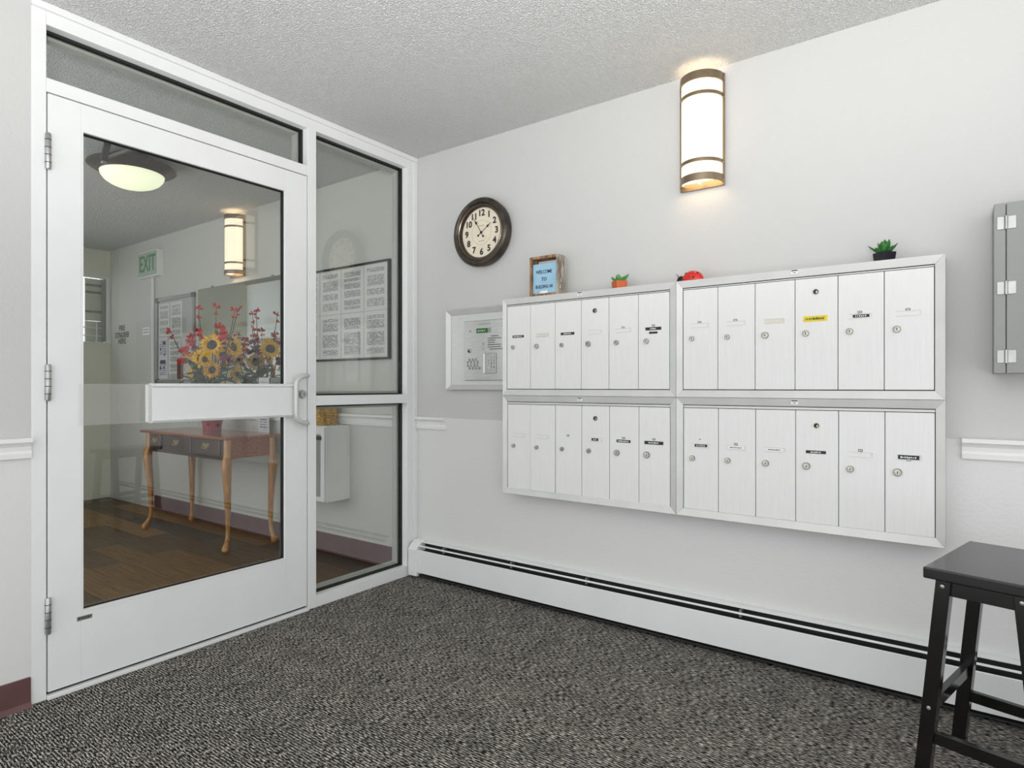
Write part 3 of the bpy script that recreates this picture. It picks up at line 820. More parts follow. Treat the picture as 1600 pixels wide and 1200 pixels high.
# ------------------------------------------------------------------ sconces
def sconce(label, x, zb):
    t = thing('wall_sconce', label, 'wall lamp', (x, -0.01, zb), group='half-round wall lamps')
    w, h = 0.186, 0.465
    zt = zb + h
    def arc(r, z, hh, name, m, th=0.004, d=1.0, inner=True, cl=False):
        pr = [(r, z), (r, z + hh), (r - th, z + hh), (r - th, z), (r, z)]
        return MB().lathe(pr, (x, -0.012, 0), 'Z', 28, math.pi, 2 * math.pi, 1.0, d).build(name, M[m], t, smooth=True)
    MB().box(x - w / 2, x + w / 2, -0.012, -0.0005, zb, zt).build('back_plate', M['sconce_metal'], t, bevel=0.002)
    arc(0.086, zb + 0.024, h - 0.046, 'shade', 'shade', 0.004, 1.05)
    arc(0.0915, zt - 0.034, 0.034, 'band', 'sconce_metal', 0.004, 1.05)
    arc(0.0915, zb + 0.012, 0.030, 'band', 'sconce_metal', 0.004, 1.05)
    arc(0.0905, zt - 0.098, 0.014, 'band', 'sconce_metal', 0.0035, 1.05)
    arc(0.0905, zb + 0.090, 0.014, 'band', 'sconce_metal', 0.0035, 1.05)
    for s in (-1, 1):
        MB().box(x + s * 0.0925 - 0.003, x + s * 0.0925 + 0.003, -0.020, -0.010, zb, zt).build('side_strip', M['sconce_metal'], t)
    for q in (zt - 0.02, zt - 0.098, zb + 0.095, zb + 0.02):
        for s in (-1, 1):
            MB().lathe([(0, 0), (.004, 0), (.004, .003), (0, .004)], (x + s * 0.0905, -0.020, q), '-Y', 10).build('rivet', M['sconce_metal'], t)
    # lamp holder seen from below
    MB().tube([(x, -0.05, zb + 0.03), (x, -0.05, zb + 0.008)], [0.008, 0.005], 10).build('finial', M['white_lab'], t, smooth=True)
    MB().box(x - 0.082, x + 0.082, -0.014, -0.012, zb + 0.03, zt - 0.03).build('reflector', M['white_lab'], t)
    MB().tube([(x, -0.05, zb + 0.06), (x, -0.05, zt - 0.06)], 0.018, 12).build('lamp_tube', M['tube'], t, smooth=True)
    return t
sconce('lit half-round wall lamp with bronze bands above the mailboxes', 1.707, 1.942)
sconce('lit half-round wall lamp seen through the door glass above the flowers', -1.915, 1.945)

# ------------------------------------------------------------------ grey steel panel box (right)
pb = thing('panel_box', 'grey steel cabinet with three hinges on the wall right of the mailboxes', 'panel box', (3.0, -0.06, 1.142))
MB().box(2.682, 3.35, -0.100, -0.0005, 1.142, 1.681).build('box', M['grey_panel'], pb, bevel=0.002)
MB().box(2.682, 2.7115, -0.120, -0.100, 1.142, 1.681).build('fixed_strip', M['grey_panel'], pb, bevel=0.0015)
MB().box(2.7135, 3.35, -0.121, -0.100, 1.142, 1.681).build('door', M['grey_panel'], pb, bevel=0.0015)
for z in (1.618, 1.412, 1.195):
    h = MB().lathe([(0, -0.021), (0.0045, -0.021), (0.0045, 0.021), (0, 0.021)], (2.7125, -0.125, z), 'Z', 12).build('hinge', M['zinc'], pb, smooth=True)
    MB().box(2.690, 2.708, -0.1225, -0.1195, z - 0.020, z + 0.020).build('leaf', M['zinc'], h, bevel=0.0006)
    MB().box(2.717, 2.737, -0.1235, -0.1205, z - 0.020, z + 0.020).build('leaf', M['zinc'], h, bevel=0.0006)
for z in (1.638, 1.40):
    MB().lathe([(0, 0), (.006, 0), (.005, .004), (0, .005)], (2.682, -0.10, z), 'X', 12).build('plug', M['ink'], pb)

# ------------------------------------------------------------------ baseboard heater
ht = thing('baseboard_heater', 'long low white baseboard heater with dark slots under the mailboxes', 'heater', (2.0, -0.035, 0.0))
HX0, HX1 = 0.075, 3.98
MB().box(HX0, HX1, -0.008, -0.0005, 0.012, 0.200).build('back_panel', M['dark_gap'], ht)  # heater interior coloured dark to put shade into the slots
MB().extrude([(HX0, -0.0005, 0.206), (HX0, -0.020, 0.206), (HX0, -0.038, 0.201), (HX0, -0.038, 0.198), (HX0, -0.020, 0.2015), (HX0, -0.0005, 0.2015)], (HX1 - HX0, 0, 0)).build('top_hood', M['white_frame'], ht)
MB().extrude([(HX0, -0.070, 0.034), (HX0, -0.073, 0.034), (HX0, -0.073, 0.160), (HX0, -0.068, 0.163), (HX0, -0.068, 0.160), (HX0, -0.070, 0.157)], (HX1 - HX0, 0, 0)).build('front_panel', M['white_frame'], ht)
MB().extrude([(HX0, -0.054, 0.186), (HX0, -0.060, 0.180), (HX0, -0.058, 0.1785), (HX0, -0.052, 0.1845)], (HX1 - HX0, 0, 0)).build('damper_strip', M['white_frame'], ht)
MB().box(HX0, HX1, -0.060, -0.010, 0.05, 0.150).build('element', M['dark_gap'], ht)
MB().box(HX0, HX1, -0.064, -0.006, 0.014, 0.020).build('bottom_lip', M['dark_gap'], ht)
for x in (0.25, 0.72, 1.16, 1.87, 2.6, 3.3):
    MB().box(x, x + 0.010, -0.050, -0.02, 0.165, 0.194).build('bracket', M['zinc'], ht)
MB().extrude([(0.012, -0.0005, 0.0), (0.012, -0.084, 0.012), (0.012, -0.084, 0.165), (0.012, -0.058, 0.192), (0.012, -0.030, 0.209), (0.012, -0.0005, 0.212)], (0.066, 0, 0)).build('end_cap', M['white_frame'], ht, bevel=0.004)

# ------------------------------------------------------------------ things on the mailbox ledge
pf = thing('welcome_frame', 'rustic wooden frame with blue welcome card standing on the mailboxes', 'picture frame', (0.961, -0.07, LEDGE))
X0, X1, Z0, Z1 = 0.878, 1.044, LEDGE, 1.735
ya, yb = -0.104, -0.036
MB().box(X0, X0 + 0.013, ya, yb, Z0, Z1).build('side_board', M['rustic'], pf, bevel=0.001)
MB().box(X1 - 0.012, X1, ya, yb, Z0, Z1).build('side_board', M['rustic_grey'], pf, bevel=0.001)
MB().box(X0 + 0.013, X1 - 0.012, ya, yb, Z1 - 0.013, Z1).build('top_board', M['rustic'], pf, bevel=0.001)
MB().box(X0 + 0.013, X1 - 0.012, ya, yb, Z0, Z0 + 0.010).build('bottom_board', M['rustic'], pf, bevel=0.001)
cd = MB().box(X0 + 0.014, X1 - 0.0125, -0.0925, -0.090, Z0 + 0.010, Z1 - 0.036).build('card', M['blue_card'], pf)
cxm = (X0 + X1) / 2 - 0.005
text('lettering', 'WELCOME', 0.024, (cxm, -0.0930, Z0 + 0.116), M['ink'], cd, bold=0.0003, sx=0.80)
text('lettering', 'TO', 0.024, (cxm, -0.0930, Z0 + 0.080), M['ink'], cd, bold=0.0003, sx=0.9)
text('lettering', 'BUILDING A8', 0.023, (cxm, -0.0930, Z0 + 0.044), M['ink'], cd, bold=0.0003, sx=0.72)
MB().box(cxm - 0.022, cxm + 0.020, -0.0938, -0.0926, Z0 + 0.010, Z0 + 0.024).build('small_tag', M['white_lab'], cd)
MB().box(X0 + 0.013, X1 - 0.012, -0.042, -0.038, Z0 + 0.010, Z1 - 0.013).build('backing', M['white_trim'], pf)
m = MB()
for k in range(4): m.add([(X1 + 0.0006, -0.09 + k * .008, Z0 + .03 + k * .03), (X1 + 0.0006, -0.084 + k * .008, Z0 + .028 + k * .03), (X1 + 0.0006, -0.080 + k * .004, Z0 + .05 + k * .034), (X1 + 0.0006, -0.083 + k * .004, Z0 + .052 + k * .034)], [(0, 1, 2, 3)])
m.build('scratch', M['white_lab'], pf)

def leaf_shape(mb, base, d, length, width, thick, curl=0.3, n=6):
    """fleshy leaf: tapered tube flattened, curving up"""
    d = Vector(d).normalized()
    side = d.cross(Vector((0, 0, 1)))
    if side.length < 1e-4: side = Vector((1, 0, 0))
    side.normalize()
    nrm = side.cross(d).normalized()
    rings = []
    for i in range(n + 1):
        s = i / n
        p = Vector(base) + d * length * s + nrm * curl * length * s * s
        w = width * (0.45 + 1.1 * s) * (1 - s ** 3.2) + 0.0003
        tk = thick * (1 - s ** 2) + 0.0003
        rings.append([p + side * math.cos(a) * w + nrm * math.sin(a) * tk for a in [2 * math.pi * k / 8 for k in range(8)]])
    vs = [q for r in rings for q in r]
    fs = []
    for i in range(n):
        for k in range(8):
            a = i * 8 + k; b = i * 8 + (k + 1) % 8
            fs.append((a, b, b + 8, a + 8))
    fs.append(tuple(range(7, -1, -1))); fs.append(tuple(n * 8 + k for k in range(8)))
    mb.add(vs, fs)

def square_pot(root, c, half_b, half_t, h, rz, m):
    c = Vector(c)
    def ring(hf, z):
        return [c + Vector((hf * math.cos(R(45 + 90 * k) + rz) * 1.414, hf * math.sin(R(45 + 90 * k) + rz) * 1.414, z)) for k in range(4)]
    rs = [ring(half_b, 0), ring(half_t, h), ring(half_t - 0.003, h), ring(half_t - 0.004, h - 0.006)]
    vs = [p for r in rs for p in r]
    fs = [(3, 2, 1, 0), (12, 13, 14, 15)]
    for i in range(3):
        for k in range(4):
            fs.append((i * 4 + k, i * 4 + (k + 1) % 4, i * 4 + 4 + (k + 1) % 4, i * 4 + 4 + k))
    MB().add(vs, fs).build('pot', m, root, bevel=0.001)

t = thing('potted_succulent', 'small light green succulent in a square terracotta pot', 'plant', (1.348, -0.070, LEDGE))
square_pot(t, (1.348, -0.070, LEDGE), 0.024, 0.027, 0.034, R(-38), M['terracotta'])
for k in range(11):
    a = 2 * math.pi * k / 11 + random.uniform(-.2, .2)
    e = random.uniform(0.35, 1.3)
    m = MB(); leaf_shape(m, (1.348 + math.cos(a) * .006, -0.070 + math.sin(a) * .006, LEDGE + 0.029), (math.cos(a), math.sin(a), e), random.uniform(.034, .042), 0.012, 0.005, 0.1)
    m.build('leaf', M['succ'], t, smooth=True)
m = MB(); leaf_shape(m, (1.360, -0.070, LEDGE + 0.03), (1, -0.1, 0.75), 0.048, 0.011, 0.005, 0.1); m.build('leaf', M['succ'], t, smooth=True)

t = thing('potted_succulent', 'dark green succulent with pointed leaves in a square black pot', 'plant', (2.378, -0.070, LEDGE))
square_pot(t, (2.378, -0.070, LEDGE), 0.023, 0.026, 0.032, R(-45), M['black_pot'])
for k, (dx, dy, dz, ln, w) in enumerate(((-1, -.4, .55, .058, .010), (-.6, -.2, 1.1, .046, .012), (-.2, -.5, 1.2, .046, .014), (.15, -.2, 1.6, .052, .012), (.5, -.3, 1.3, .052, .014), (1, -.3, .7, .05, .009), (1, .2, .8, .05, .009), (-.5, .6, .9, .045, .012), (.3, .7, 1.0, .045, .012), (.8, -.7, .6, .04, .010), (-.7, -.8, .5, .04, .010))):
    m = MB(); leaf_shape(m, (2.378 + dx * .005, -0.070 + dy * .005, LEDGE + 0.026), (dx, dy, dz), ln, w, 0.0045, 0.12)
    m.build('leaf', M['succ_dark'], t, smooth=True)

t = thing('ladybug_figurine', 'glossy red ladybug figurine at the seam of the mailbox tops', 'figurine', (1.685, -0.079, LEDGE))
m = MB().lathe([(0.044 * math.cos(R(a)), 0.042 * math.sin(R(a))) for a in (0, 12, 25, 38, 50, 62, 74, 84, 89.9)], (1.688, -0.079, LEDGE + 0.001), 'Z', 32, sx=1.08, sy=0.62)
m.build('shell', M['lady_red'], t, smooth=True)
MB().lathe([(0.020 * math.cos(R(a)), 0.024 * math.sin(R(a))) for a in (0, 15, 30, 45, 60, 75, 89.9)], (1.641, -0.082, LEDGE + 0.001), 'Z', 20, sx=1.0, sy=0.8).build('head', M['lady_black'], t, smooth=True)
for px, pz, r in ((1.665, .030, .006), (1.700, .010, .006), (1.712, .028, .006), (1.683, .012, .005)):
    yy = -0.079 - 0.0275 * math.sqrt(max(0, 1 - ((px - 1.688) / 0.0476) ** 2 - (pz / 0.042) ** 2)) + 0.0035
    MB().lathe([(r * math.cos(R(a)), r * math.sin(R(a)) * .8) for a in (0, 30, 60, 89.9)], (px, yy, LEDGE + pz), '-Y', 14).build('spot', M['lady_black'], t, smooth=True)
for s in (0, 1):
    MB().tube([(1.630, -0.089 + s * .012, LEDGE + .018), (1.622, -0.092 + s * .018, LEDGE + .034)], 0.001, 6).build('antenna', M['lady_black'], t)

# ------------------------------------------------------------------ black stool
sr = R(-14.0)
ST = thing('wooden_stool', 'black lacquered wooden stool with splayed legs beneath the grey cabinet', 'stool', (2.682, -0.459, 0.0), sr)
SH = 0.62
def sb(name, b, bev=0.003):
    return MB().box(*b).build(name, M['black_wood'], ST, bevel=bev, local=True)
sb('seat', (-0.12, 0.12, -0.215, 0.215, SH - 0.030, SH), 0.004)
LT, LB = 0.081, 0.136
hw = 0.0175
for sx in (-1, 1):
    for sy in (-1, 1):
        ty, by = sy * 0.168, sy * 0.172
        tx, bx = sx * LT, sx * LB
        bot = [(bx - hw, by - hw, 0), (bx + hw, by - hw, 0), (bx + hw, by + hw, 0), (bx - hw, by + hw, 0)]
        top = [(tx - hw, ty - hw, SH - 0.0305), (tx + hw, ty - hw, SH - 0.0305), (tx + hw, ty + hw, SH - 0.0305), (tx - hw, ty + hw, SH - 0.0305)]
        lg = MB().hexa(bot, top).build('leg', M['black_wood'], ST, bevel=0.002, local=True)
        for z in (SH - 0.05, 0.236):
            fx = tx + (bx - tx) * (1 - z / (SH - 0.03))
            MB().lathe([(0, 0), (.006, 0), (.005, .003), (0, .004)], (fx, ty + sy * 0.001 - hw, z), '-Y', 10).build('bolt', M['zinc'], lg, local=True)
for sy in (-1, 1):
    sb('apron', (-LT + hw - 0.004, LT - hw + 0.004, sy * 0.168 - 0.009, sy * 0.168 + 0.009, SH - 0.075, SH - 0.0305), 0.001)
    f = 1 - 0.157 / (SH - 0.03); w = LT + (LB - LT) * f - hw + 0.006
    sb('stretcher', (-w, w, sy * 0.171 - 0.009, sy * 0.171 + 0.009, 0.140, 0.172), 0.001)
for sx in (-1, 1):
    sb('apron', (sx * LT - 0.009, sx * LT + 0.009, -0.152, 0.152, SH - 0.070, SH - 0.0305), 0.001)
    f = 1 - 0.236 / (SH - 0.03); w = LT + (LB - LT) * f
    sb('stretcher', (sx * w - 0.009, sx * w + 0.009, -0.154, 0.154, 0.220, 0.252), 0.001)

# ------------------------------------------------------------------ hall: console table
CT = thing('console_table', 'cherry console table with three drawers and cabriole legs in the hall', 'table', (-1.915, -0.23, 0.0))
TX0, TX1, TY0, TY1, TZ = -2.50, -1.345, -0.42, -0.055, 0.765
MB().box(TX0 - 0.05, TX1 + 0.03, TY0 - 0.025, TY1 + 0.02, TZ - 0.020, TZ).build('tabletop', M['cherry'], CT, bevel=0.006)
MB().box(TX0 + 0.02, TX1 - 0.02, TY0 + 0.012, TY0 + 0.030, 0.615, TZ - 0.021).build('front_apron', M['shaded_cherry'], CT)
MB().box(TX0 + 0.02, TX1 - 0.02, TY1 - 0.03, TY1 - 0.012, 0.615, TZ - 0.021).build('back_apron', M['cherry'], CT)
for x in (TX0 + 0.006, TX1 - 0.024):
    MB().box(x, x + 0.018, TY0 + 0.03, TY1 - 0.03, 0.615, TZ - 0.021).build('side_apron', M['cherry'], CT)
MB().box(TX0 + 0.05, TX1 - 0.05, TY0 - 0.002, TY0 + 0.012, 0.606, 0.622).build('lower_bead', M['shaded_cherry'], CT, bevel=0.004)
for (a, b) in ((-2.43, -2.27), (-2.225, -1.82), (-1.775, -1.43)):
    d = MB().box(a, b, TY0 + 0.000, TY0 + 0.0118, 0.634, TZ - 0.030).build('drawer', M['shaded_cherry'], CT, bevel=0.004)
    mx, mz = (a + b) / 2, 0.688
    MB().extrude([(mx - .045, TY0 - .002, mz + .016), (mx - .03, TY0 - .002, mz + .026), (mx, TY0 - .002, mz + .016), (mx + .03, TY0 - .002, mz + .026), (mx + .045, TY0 - .002, mz + .016), (mx + .03, TY0 - .002, mz - .004), (mx + .012, TY0 - .002, mz - .008), (mx, TY0 - .002, mz - .026), (mx - .012, TY0 - .002, mz - .008), (mx - .03, TY0 - .002, mz - .004)], (0, 0.002, 0)).build('handle_plate', M['brass'], d)
    MB().tube([(mx - .03, TY0 - .004, mz + .010), (mx - .028, TY0 - .016, mz - .006), (mx, TY0 - .018, mz - .014), (mx + .028, TY0 - .016, mz - .006), (mx + .03, TY0 - .004, mz + .010)], 0.003, 8).build('handle', M['brass'], d, smooth=True)
for sx, x in ((-1, TX0 + 0.018), (1, TX1 - 0.018)):
    for sy, y in ((-1, TY0 + 0.02), (1, TY1 - 0.02)):
        pts = []; rd = []
        for z, o_, r_ in ((TZ - 0.0205, 0, .024), (0.64, 0.0, .026), (0.60, .010, .031), (0.56, .014, .031), (0.48, .008, .027), (0.36, -.002, .022), (0.24, -.008, .018), (0.14, -.008, .015), (0.085, -.002, .015), (0.050, .014, .018), (0.028, .026, .026), (0.014, .028, .027), (0.0, .026, .018)):
            pts.append((x + sx * o_ * .8, y + sy * o_ * (.9 if sy < 0 else .3), z)); rd.append(r_)
        MB().tube(pts, rd, 14).build('leg', M['lit_honey'], CT, smooth=True)

# flowers in the crimson vase
FX, FY = -1.905, -0.215
FA = thing('flower_arrangement', 'sunflower and red twig bouquet in a crimson vase on the console', 'flowers', (FX, FY, TZ))
MB().lathe([(0, 0), (0.060, 0), (0.062, .006), (0.066, .05), (0.078, .10), (0.086, .15), (0.090, .17), (0.084, .17), (0.07, .10), (0, .09)], (FX, FY, TZ), 'Z', 32).build('vase', M['vase'], FA, smooth=True)
def sunflower(c, nrm, r, pm_, inner=0.40, n=18):
    c = Vector(c); nrm = Vector(nrm).normalized()
    s = nrm.orthogonal().normalized(); u = nrm.cross(s)
    m = MB()
    for layer, (rr, tilt, cnt) in enumerate(((1.0, 0.10, n), (0.86, 0.26, n - 3))):
        for k in range(cnt):
            a = 2 * math.pi * (k + 0.5 * layer) / cnt + random.uniform(-.07, .07)
            d = s * math.cos(a) + u * math.sin(a); e = nrm.cross(d)
            L_ = r * rr * random.uniform(.86, 1.08); w = r * 0.15
            tl = tilt + random.uniform(-.12, .2)
            p = [c + d * r * inner * .7 + e * w * .5, c + d * r * inner * .7 - e * w * .5, c + d * L_ * .62 - e * w + nrm * r * tl * .9, c + d * L_ + nrm * r * tl * .75, c + d * L_ * .62 + e * w + nrm * r * tl * .9, c + d * L_ * .62 + nrm * r * (tl * .9 - .10)]
            m.add(p, [(0, 1, 5), (1, 2, 5), (2, 3, 5), (3, 4, 5), (4, 0, 5)])
    f = m.build('sunflower', pm_, FA)
    M4 = Matrix((s, u, nrm)).transposed()
    pr = [(r * inner, -0.004), (r * inner, 0.006), (r * inner * .8, 0.012), (r * inner * .4, 0.014), (0.0001, 0.013)]
    vs = []; fs = []
    for (q, h) in pr:
        for k in range(16):
            a = 2 * math.pi * k / 16
            vs.append(c + M4 @ Vector((q * math.cos(a), q * math.sin(a), h)))
    for i in range(4):
        for k in range(16):
            fs.append((i * 16 + k, i * 16 + (k + 1) % 16, i * 16 + 16 + (k + 1) % 16, i * 16 + 16 + k))
    MB().add(vs, fs).build('disc', M['disc'], f, smooth=True)
    base = Vector((FX + (c.x - FX) * .25, FY + (c.y - FY) * .25, TZ + 0.11))
    MB().tube([base, (base + c) / 2 + Vector((0, 0, -.01)), c - nrm * 0.006], 0.004, 6).build('stem', M['leafm'], f)
sunflower((-1.865, -0.235, 1.405), (.55, -.62, .22), .098, M['petal'])
sunflower((-2.000, -0.250, 1.312), (.20, -.75, .2), .086, M['petal'])
sunflower((-1.835, -0.250, 1.222), (.55, -.7, .05), .072, M['petal_o'])
sunflower((-1.80, -0.19, 1.33), (.9, -.3, .3), .065, M['petal'])
sunflower((-1.90, -0.27, 1.30), (.35, -.8, .1), .060, M['petal'])
sunflower((-1.885, -0.145, 1.292), (.55, .62, .1), .080, M['petal_o'])
sunflower((-2.19, -0.17, 1.318), (-.9, .3, .1), .070, M['petal_o'])
sunflower((-2.20, -0.17, 1.20), (-.9, .25, .0), .078, M['petal'])
sunflower((-1.72, -0.16, 1.390), (.85, .35, .2), .090, M['petal'])
def blossom(c, r, m, n=5):
    mb = MB(); c = Vector(c)
    for k in range(n):
        d = Vector((random.uniform(-1, 1), random.uniform(-1, 1), random.uniform(-.6, 1))).normalized()
        e = d.orthogonal().normalized(); q = d.cross(e)
        w = r * .42
        mb.add([c, c + d * r * .6 + e * w, c + d * r, c + d * r * .6 - e * w, c + d * r * .5 + q * w * .5], [(0, 1, 4), (1, 2, 4), (2, 3, 4), (3, 0, 4)])
    return mb.build('blossom', m, FA)
for (x, y, z, r, m) in ((-2.20, -.235, 1.44, .042, 'red_fl'), (-2.19, -.23, 1.49, .036, 'red_fl'), (-2.26, -.24, 1.37, .055, 'red_fl'), (-2.29, -.235, 1.285, .055, 'red_fl'), (-2.23, -.23, 1.33, .035, 'petal_o'), (-2.11, -.23, 1.385, .045, 'purple_fl'), (-1.68, -.23, 1.295, .055, 'purple_fl'), (-1.74, -.22, 1.45, .045, 'red_fl'), (-1.75, -.22, 1.51, .035, 'red_fl'), (-1.90, -.14, 1.40, .055, 'purple_fl'), (-1.80, -.13, 1.37, .055, 'purple_fl'), (-1.93, -.15, 1.45, .04, 'red_fl'), (-2.03, -.15, 1.38, .045, 'red_fl')):
    blossom((x, y, z), r, M[m], 11)
for (x, y, z) in ((-2.08, -.23, 1.69), (-1.53, -.23, 1.65), (-2.50, -.24, 1.55), (-2.02, -.24, 1.50), (-1.93, -.17, 1.70), (-1.655, -.18, 1.655), (-2.19, -.17, 1.53), (-2.26, -.18, 1.47), (-1.85, -.17, 1.55), (-1.95, -.15, 1.56), (-1.87, -.14, 1.49)):
    tx, ty = x - FX, y - FY
    b0 = Vector((FX + tx * .12, FY + ty * .2, TZ + .12)); b1 = Vector((x, y, z))
    mid = (b0 + b1) / 2 + Vector((-tx * .12, 0, .02))
    tw = MB().tube([b0, mid, b0.lerp(b1, .8) + Vector((0, 0, .005)), b1], [.004, .0036, .003, .002], 6).build('twig', M['twig'], FA)
    for f in (1.0, .93, .72):
        p = b0.lerp(b1, f) + Vector((random.uniform(-.012, .012), 0, random.uniform(-.01, .01)))
        if f > .8 or random.random() < .6: blossom(p, (.034 if f == 1.0 else .022), M['red_fl'] if f > .8 else M['twig'], 6)
for k in range(60):
    a = random.uniform(0, 2 * math.pi); rr = random.uniform(.06, .26); z = random.uniform(.17, .50)
    c = Vector((FX + math.cos(a) * rr, FY + max(-.14, min(.02, math.sin(a) * rr * .6)), TZ + z))
    d = Vector((math.cos(a), math.sin(a) * (.5 if math.sin(a) < 0 else .35), random.uniform(-.4, .5))).normalized(); e = d.cross(Vector((0, 0, 1))).normalized(); up = e.cross(d)
    L_ = random.uniform(.08, .15); w = L_ * .36
    p = [c, c + d * L_ * .4 + e * w, c + d * L_, c + d * L_ * .4 - e * w, c + d * L_ * .45 + up * -.008]
    MB().add(p, [(0, 1, 4), (1, 2, 4), (2, 3, 4), (3, 0, 4)]).build('leaf', M['leafm'], FA)

# wall mirror over the console
MR = thing('wall_mirror', 'large frameless wall mirror above the console table', 'mirror', (-1.87, -0.004, 0.93))
MB().box(-2.525, -1.21, -0.007, -0.0005, 0.930, 1.905).build('edge', M['grey_panel'], MR)
MB().box(-2.522, -1.213, -0.0085, -0.0068, 0.933, 1.902).build('mirror_face', M['mirror'], MR)
for x in (-2.30, -1.46):
    MB().box(x - .012, x + .012, -0.012, -0.0005, 1.896, 1.914).build('clip', M['grey_panel'], MR)
cardp = MB().box(-1.55, -1.42, -0.058, -0.055, TZ + 0.001, TZ + 0.40).build('notice_card', M['flyer']); tag(cardp, 'tall printed sheet standing on the console against the mirror', 'notice')

# framed notices in the hall (sidelight)
FN = thing('framed_notices', 'black-framed set of printed notices on the hall wall behind the sidelight', 'notice frame', (-0.66, -0.01, 1.27))
NX0, NX1, NZ0, NZ1 = -1.13, -0.215, 1.268, 1.880
MB().box(NX0 + .01, NX1 - .01, -0.012, -0.0005, NZ0 + .01, NZ1 - .01).build('backing', M['cork'], FN)
for b in ((NX0, NX1, NZ1 - .012, NZ1), (NX0, NX1, NZ0, NZ0 + .012), (NX0, NX0 + .012, NZ0 + .012, NZ1 - .012), (NX1 - .012, NX1, NZ0 + .012, NZ1 - .012)):
    MB().box(b[0], b[1], -0.022, -0.0005, b[2], b[3]).build('frame_bar', M['black_lab'], FN)
pwid = (NX1 - NX0 - .03) / 4; ph = (NZ1 - NZ0 - .03) / 2
for i in range(4):
    for j in range(2):
        a = NX0 + .015 + i * pwid; c = NZ0 + .015 + j * ph
        MB().box(a + .003, a + pwid - .003, -0.0135 - .0005 * ((i + j) % 2), -0.012, c + .002, c + ph - .002).build('paper', M['doc'][(i * 2 + j * 3) % 4], FN)

# grey framed bulletin board + its papers
BB = thing('bulletin_board', 'grey metal framed bulletin board with rounded corners left of the mirror', 'bulletin board', (-2.90, -0.01, 1.13))
BX0, BX1, BZ0, BZ1 = -3.235, -2.565, 1.13, 1.885
MB().box(BX0 + .01, BX1 - .01, -0.010, -0.0005, BZ0 + .01, BZ1 - .01).build('backing', M['cork'], BB)
for b in ((BX0, BX1, BZ1 - .03, BZ1), (BX0, BX1, BZ0, BZ0 + .03), (BX0, BX0 + .025, BZ0 + .03, BZ1 - .03), (BX1 - .025, BX1, BZ0 + .03, BZ1 - .03)):
    MB().box(b[0], b[1], -0.024, -0.0005, b[2], b[3]).build('frame_bar', M['board_frame'], BB, bevel=0.004)
for x in (BX0, BX1):
    for z in (BZ0, BZ1):
        MB().box(x - .004 - (.036 if x == BX1 else 0), x + .004 + (.036 if x == BX0 else 0), -0.028, -0.001, z - .004 - (.036 if z == BZ1 else 0), z + .004 + (.036 if z == BZ0 else 0)).build('corner', M['board_corner'], BB, bevel=0.006)
def paper(label, x0, x1, z0, z1, m, y=-0.0115):
    t = MB().box(x0, x1, y - .0008, y, z0, z1).build('pinned_paper', m)
    return tag(t, label, 'paper', 'papers pinned on the bulletin board')
paper('white printed sheet at the upper left of the bulletin board', -3.20, -3.00, 1.545, 1.835, M['doc'][1])
paper('white printed sheet at the upper right of the bulletin board', -2.985, -2.775, 1.53, 1.835, M['doc'][2])
fl = paper('flyer with navy spots at the lower left of the bulletin board', -3.20, -3.03, 1.17, 1.535, M['flyer'], -0.0125)
for (dx, dz, w, h) in ((.10, .30, .05, .03), (.05, .25, .02, .02), (.12, .20, .02, .02), (.05, .13, .10, .035), (.04, .08, .03, .03), (.11, .09, .02, .02)):
    MB().box(-3.20 + dx - .02, -3.20 + dx + w - .02, -0.0139, -0.0132, 1.17 + dz, 1.17 + dz + h).build('navy_print', M['navy'], fl)
paper('white printed sheet below the right paper of the bulletin board', -3.015, -2.80, 1.21, 1.515, M['doc'][3], -0.0128)
paper('maroon picture flyer behind the red blossoms', -2.86, -2.76, 1.165, 1.33, M['maroon'], -0.0142)
paper('tan picture card at the lower right of the bulletin board', -2.745, -2.61, 1.165, 1.37, M['tan'], -0.0128)

# exit sign with conduit
EX = thing('exit_sign', 'white box exit sign with green letters on a conduit', 'sign', (-3.315, -0.03, 2.085))
MB().box(-3.505, -3.129, -0.056, -0.001, 2.085, 2.318).build('housing', M['white_trim'], EX, bevel=0.003)
MB().box(-3.496, -3.138, -0.0585, -0.056, 2.096, 2.307).build('face', M['exit_face'], EX)
text('lettering', 'EXIT', 0.205, (-3.317, -0.0595, 2.200), M['exit_green'], EX, ext=0.0008, sx=0.74, bold=0.003)
MB().tube([(-3.304, -0.015, 2.085), (-3.304, -0.015, 0.935)], 0.014, 12).build('conduit', M['white_trim'], EX, smooth=True)
# stencilled words on the wall
for k, (w, s, z) in enumerate((('FIRE', 1.0, 1.665), ('EXTINGUISHER', .60, 1.598), ('HERE', 1.0, 1.538))):
    text('stencil_lettering', w, 0.074, (-3.98, -0.0006, z), M['fire_ink'], wall_hall_back, ext=0.0004, sx=s, bold=0.0014)
sg = thing('wall_placard', 'small white placard on the hall wall under the exit sign', 'sign', (-3.46, -0.004, 1.57))
MB().box(-3.53, -3.385, -0.006, -0.0005, 1.575, 1.645).build('plate', M['white_lab'], sg)
m = MB()
for z in (1.625, 1.600):
    for k in range(5): m.box(-3.515 + k * .024, -3.498 + k * .024, -0.0066, -0.0058, z - .006, z + .004)
m.build('lettering', M['grey_panel'], sg)

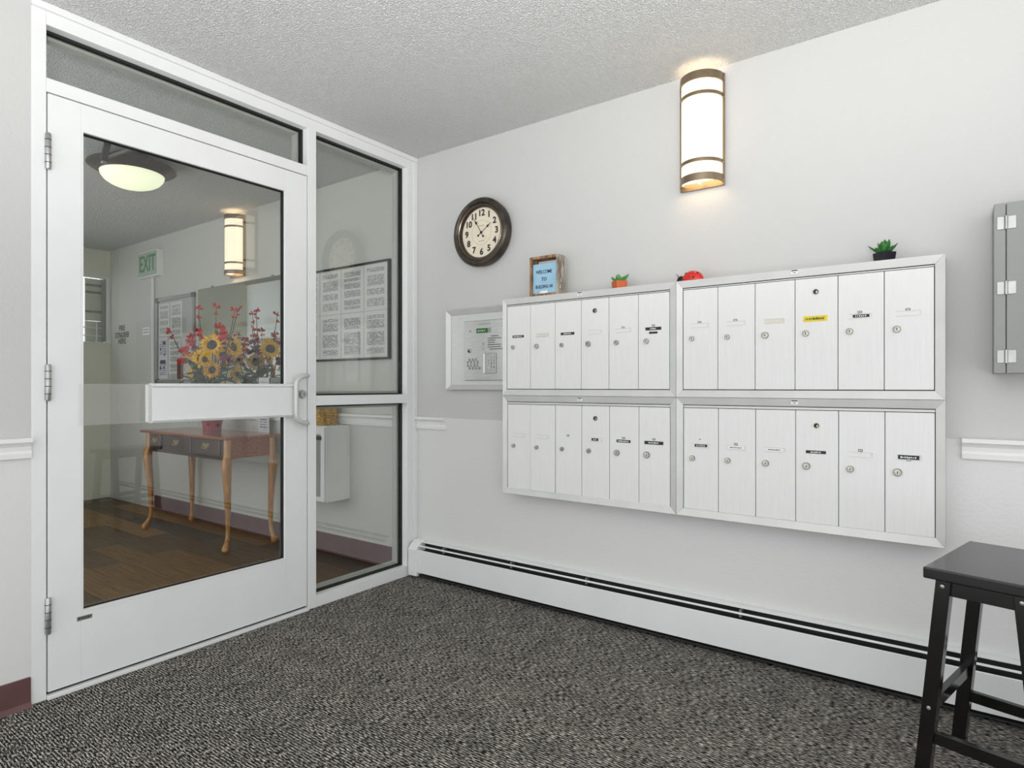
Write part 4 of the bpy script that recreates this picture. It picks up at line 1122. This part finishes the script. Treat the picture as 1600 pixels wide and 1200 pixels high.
# hall wall cabinet and basket
HC = thing('wall_cabinet', 'shallow white metal cabinet hung on the hall wall under the basket', 'cabinet', (-0.83, -0.1, 0.37))
MB().box(-1.05, -0.600, -0.186, -0.0005, 0.374, 0.852).build('body', M['white_trim'], HC, bevel=0.002)
d = MB().box(-1.045, -0.605, -0.200, -0.187, 0.380, 0.846).build('door', M['white_trim'], HC, bevel=0.003)
MB().box(-1.01, -0.64, -0.2035, -0.2001, 0.41, 0.80).build('window_panel', M['grey_panel'], d)
MB().box(-0.75, -0.63, -0.206, -0.2001, 0.765, 0.79).build('slot', M['ink'], d)
BK = thing('wicker_basket', 'tan woven wicker basket on top of the hall cabinet', 'basket', (-0.84, -0.105, 0.852))
m = MB()
nr, ns = 16, 22
for r_ in range(nr):
    z = 0.858 + r_ * 0.0105
    for k in range(ns):
        def pt(kk):
            a = 2 * math.pi * kk / ns
            s = 1 + 0.08 * r_ / nr
            b = 0.004 * (1 if (int(round(kk)) + r_) % 2 else -1)
            c_, s_ = math.cos(a), math.sin(a)
            q = 0.16 * s + b
            ex = lambda v: math.copysign(abs(v) ** 0.55, v)
            return Vector((-0.84 + ex(c_) * q, -0.100 + ex(s_) * (q * 0.56), z))
        m.tube([pt(k), (pt(k) + pt(k + 1)) / 2, pt(k + 1)], 0.0055, 5, cap=False)
m.build('weave', M['basket'], BK, smooth=True)
MB().lathe([(0, 0.0), (0.13, 0.0), (0.14, 0.006), (0, 0.006)], (-0.84, -0.10, 0.8525), 'Z', 24, sy=0.55).build('base', M['basket'], BK)

# hall ceiling light
HL = thing('ceiling_light', 'bronze rimmed ceiling light with glowing alabaster bowl in the hall', 'ceiling light', (-1.319, -1.002, CEIL))
lx, ly = -1.319, -1.002
MB().lathe([(0.0, 0), (0.10, 0.0), (0.13, -0.02), (0.20, -0.055), (0.225, -0.062), (0.228, -0.070), (0.215, -0.080), (0.185, -0.088), (0.170, -0.105), (0.160, -0.105), (0.16, -0.07), (0, -0.06)], (lx, ly, CEIL), 'Z', 48).build('pan', M['bronze'], HL, smooth=True)
MB().lathe([(0.166, -0.100)] + [(0.164 * math.cos(R(a)), -0.104 - 0.085 * math.sin(R(a))) for a in (4, 15, 30, 45, 60, 75, 89.9)], (lx, ly, CEIL), 'Z', 40).build('bowl', M['bowl'], HL, smooth=True)

# shrub outside the hall window
SB = thing('garden_shrub', 'leafy green shrub outside the window at the end of the hall', 'shrub', (-6.0, -0.45, 0.0))
MB().tube([(-6.0, -0.45, 0), (-6.0, -0.43, 1.6)], [0.05, 0.02], 8).build('trunk', M['bark'], SB, smooth=True)
m = MB()
for k in range(900):
    c = Vector((-6.0 + random.gauss(0, .25), -0.45 + random.gauss(0, .28), 1.75 + random.gauss(0, .35)))
    d = Vector((random.uniform(-1, 1), random.uniform(-1, 1), random.uniform(-1, 1))).normalized(); e = d.orthogonal().normalized()
    L_ = random.uniform(.05, .09)
    m.add([c, c + d * L_ * .5 + e * L_ * .25, c + d * L_, c + d * L_ * .5 - e * L_ * .25], [(0, 1, 2, 3)])
m.build('foliage', M['leaf_out'], SB, kind='stuff')
MB().box(-9, -4.40, -3, 2, -0.2, -0.1).build('ground_outside', M['leaf_out'])['kind'] = 'structure'
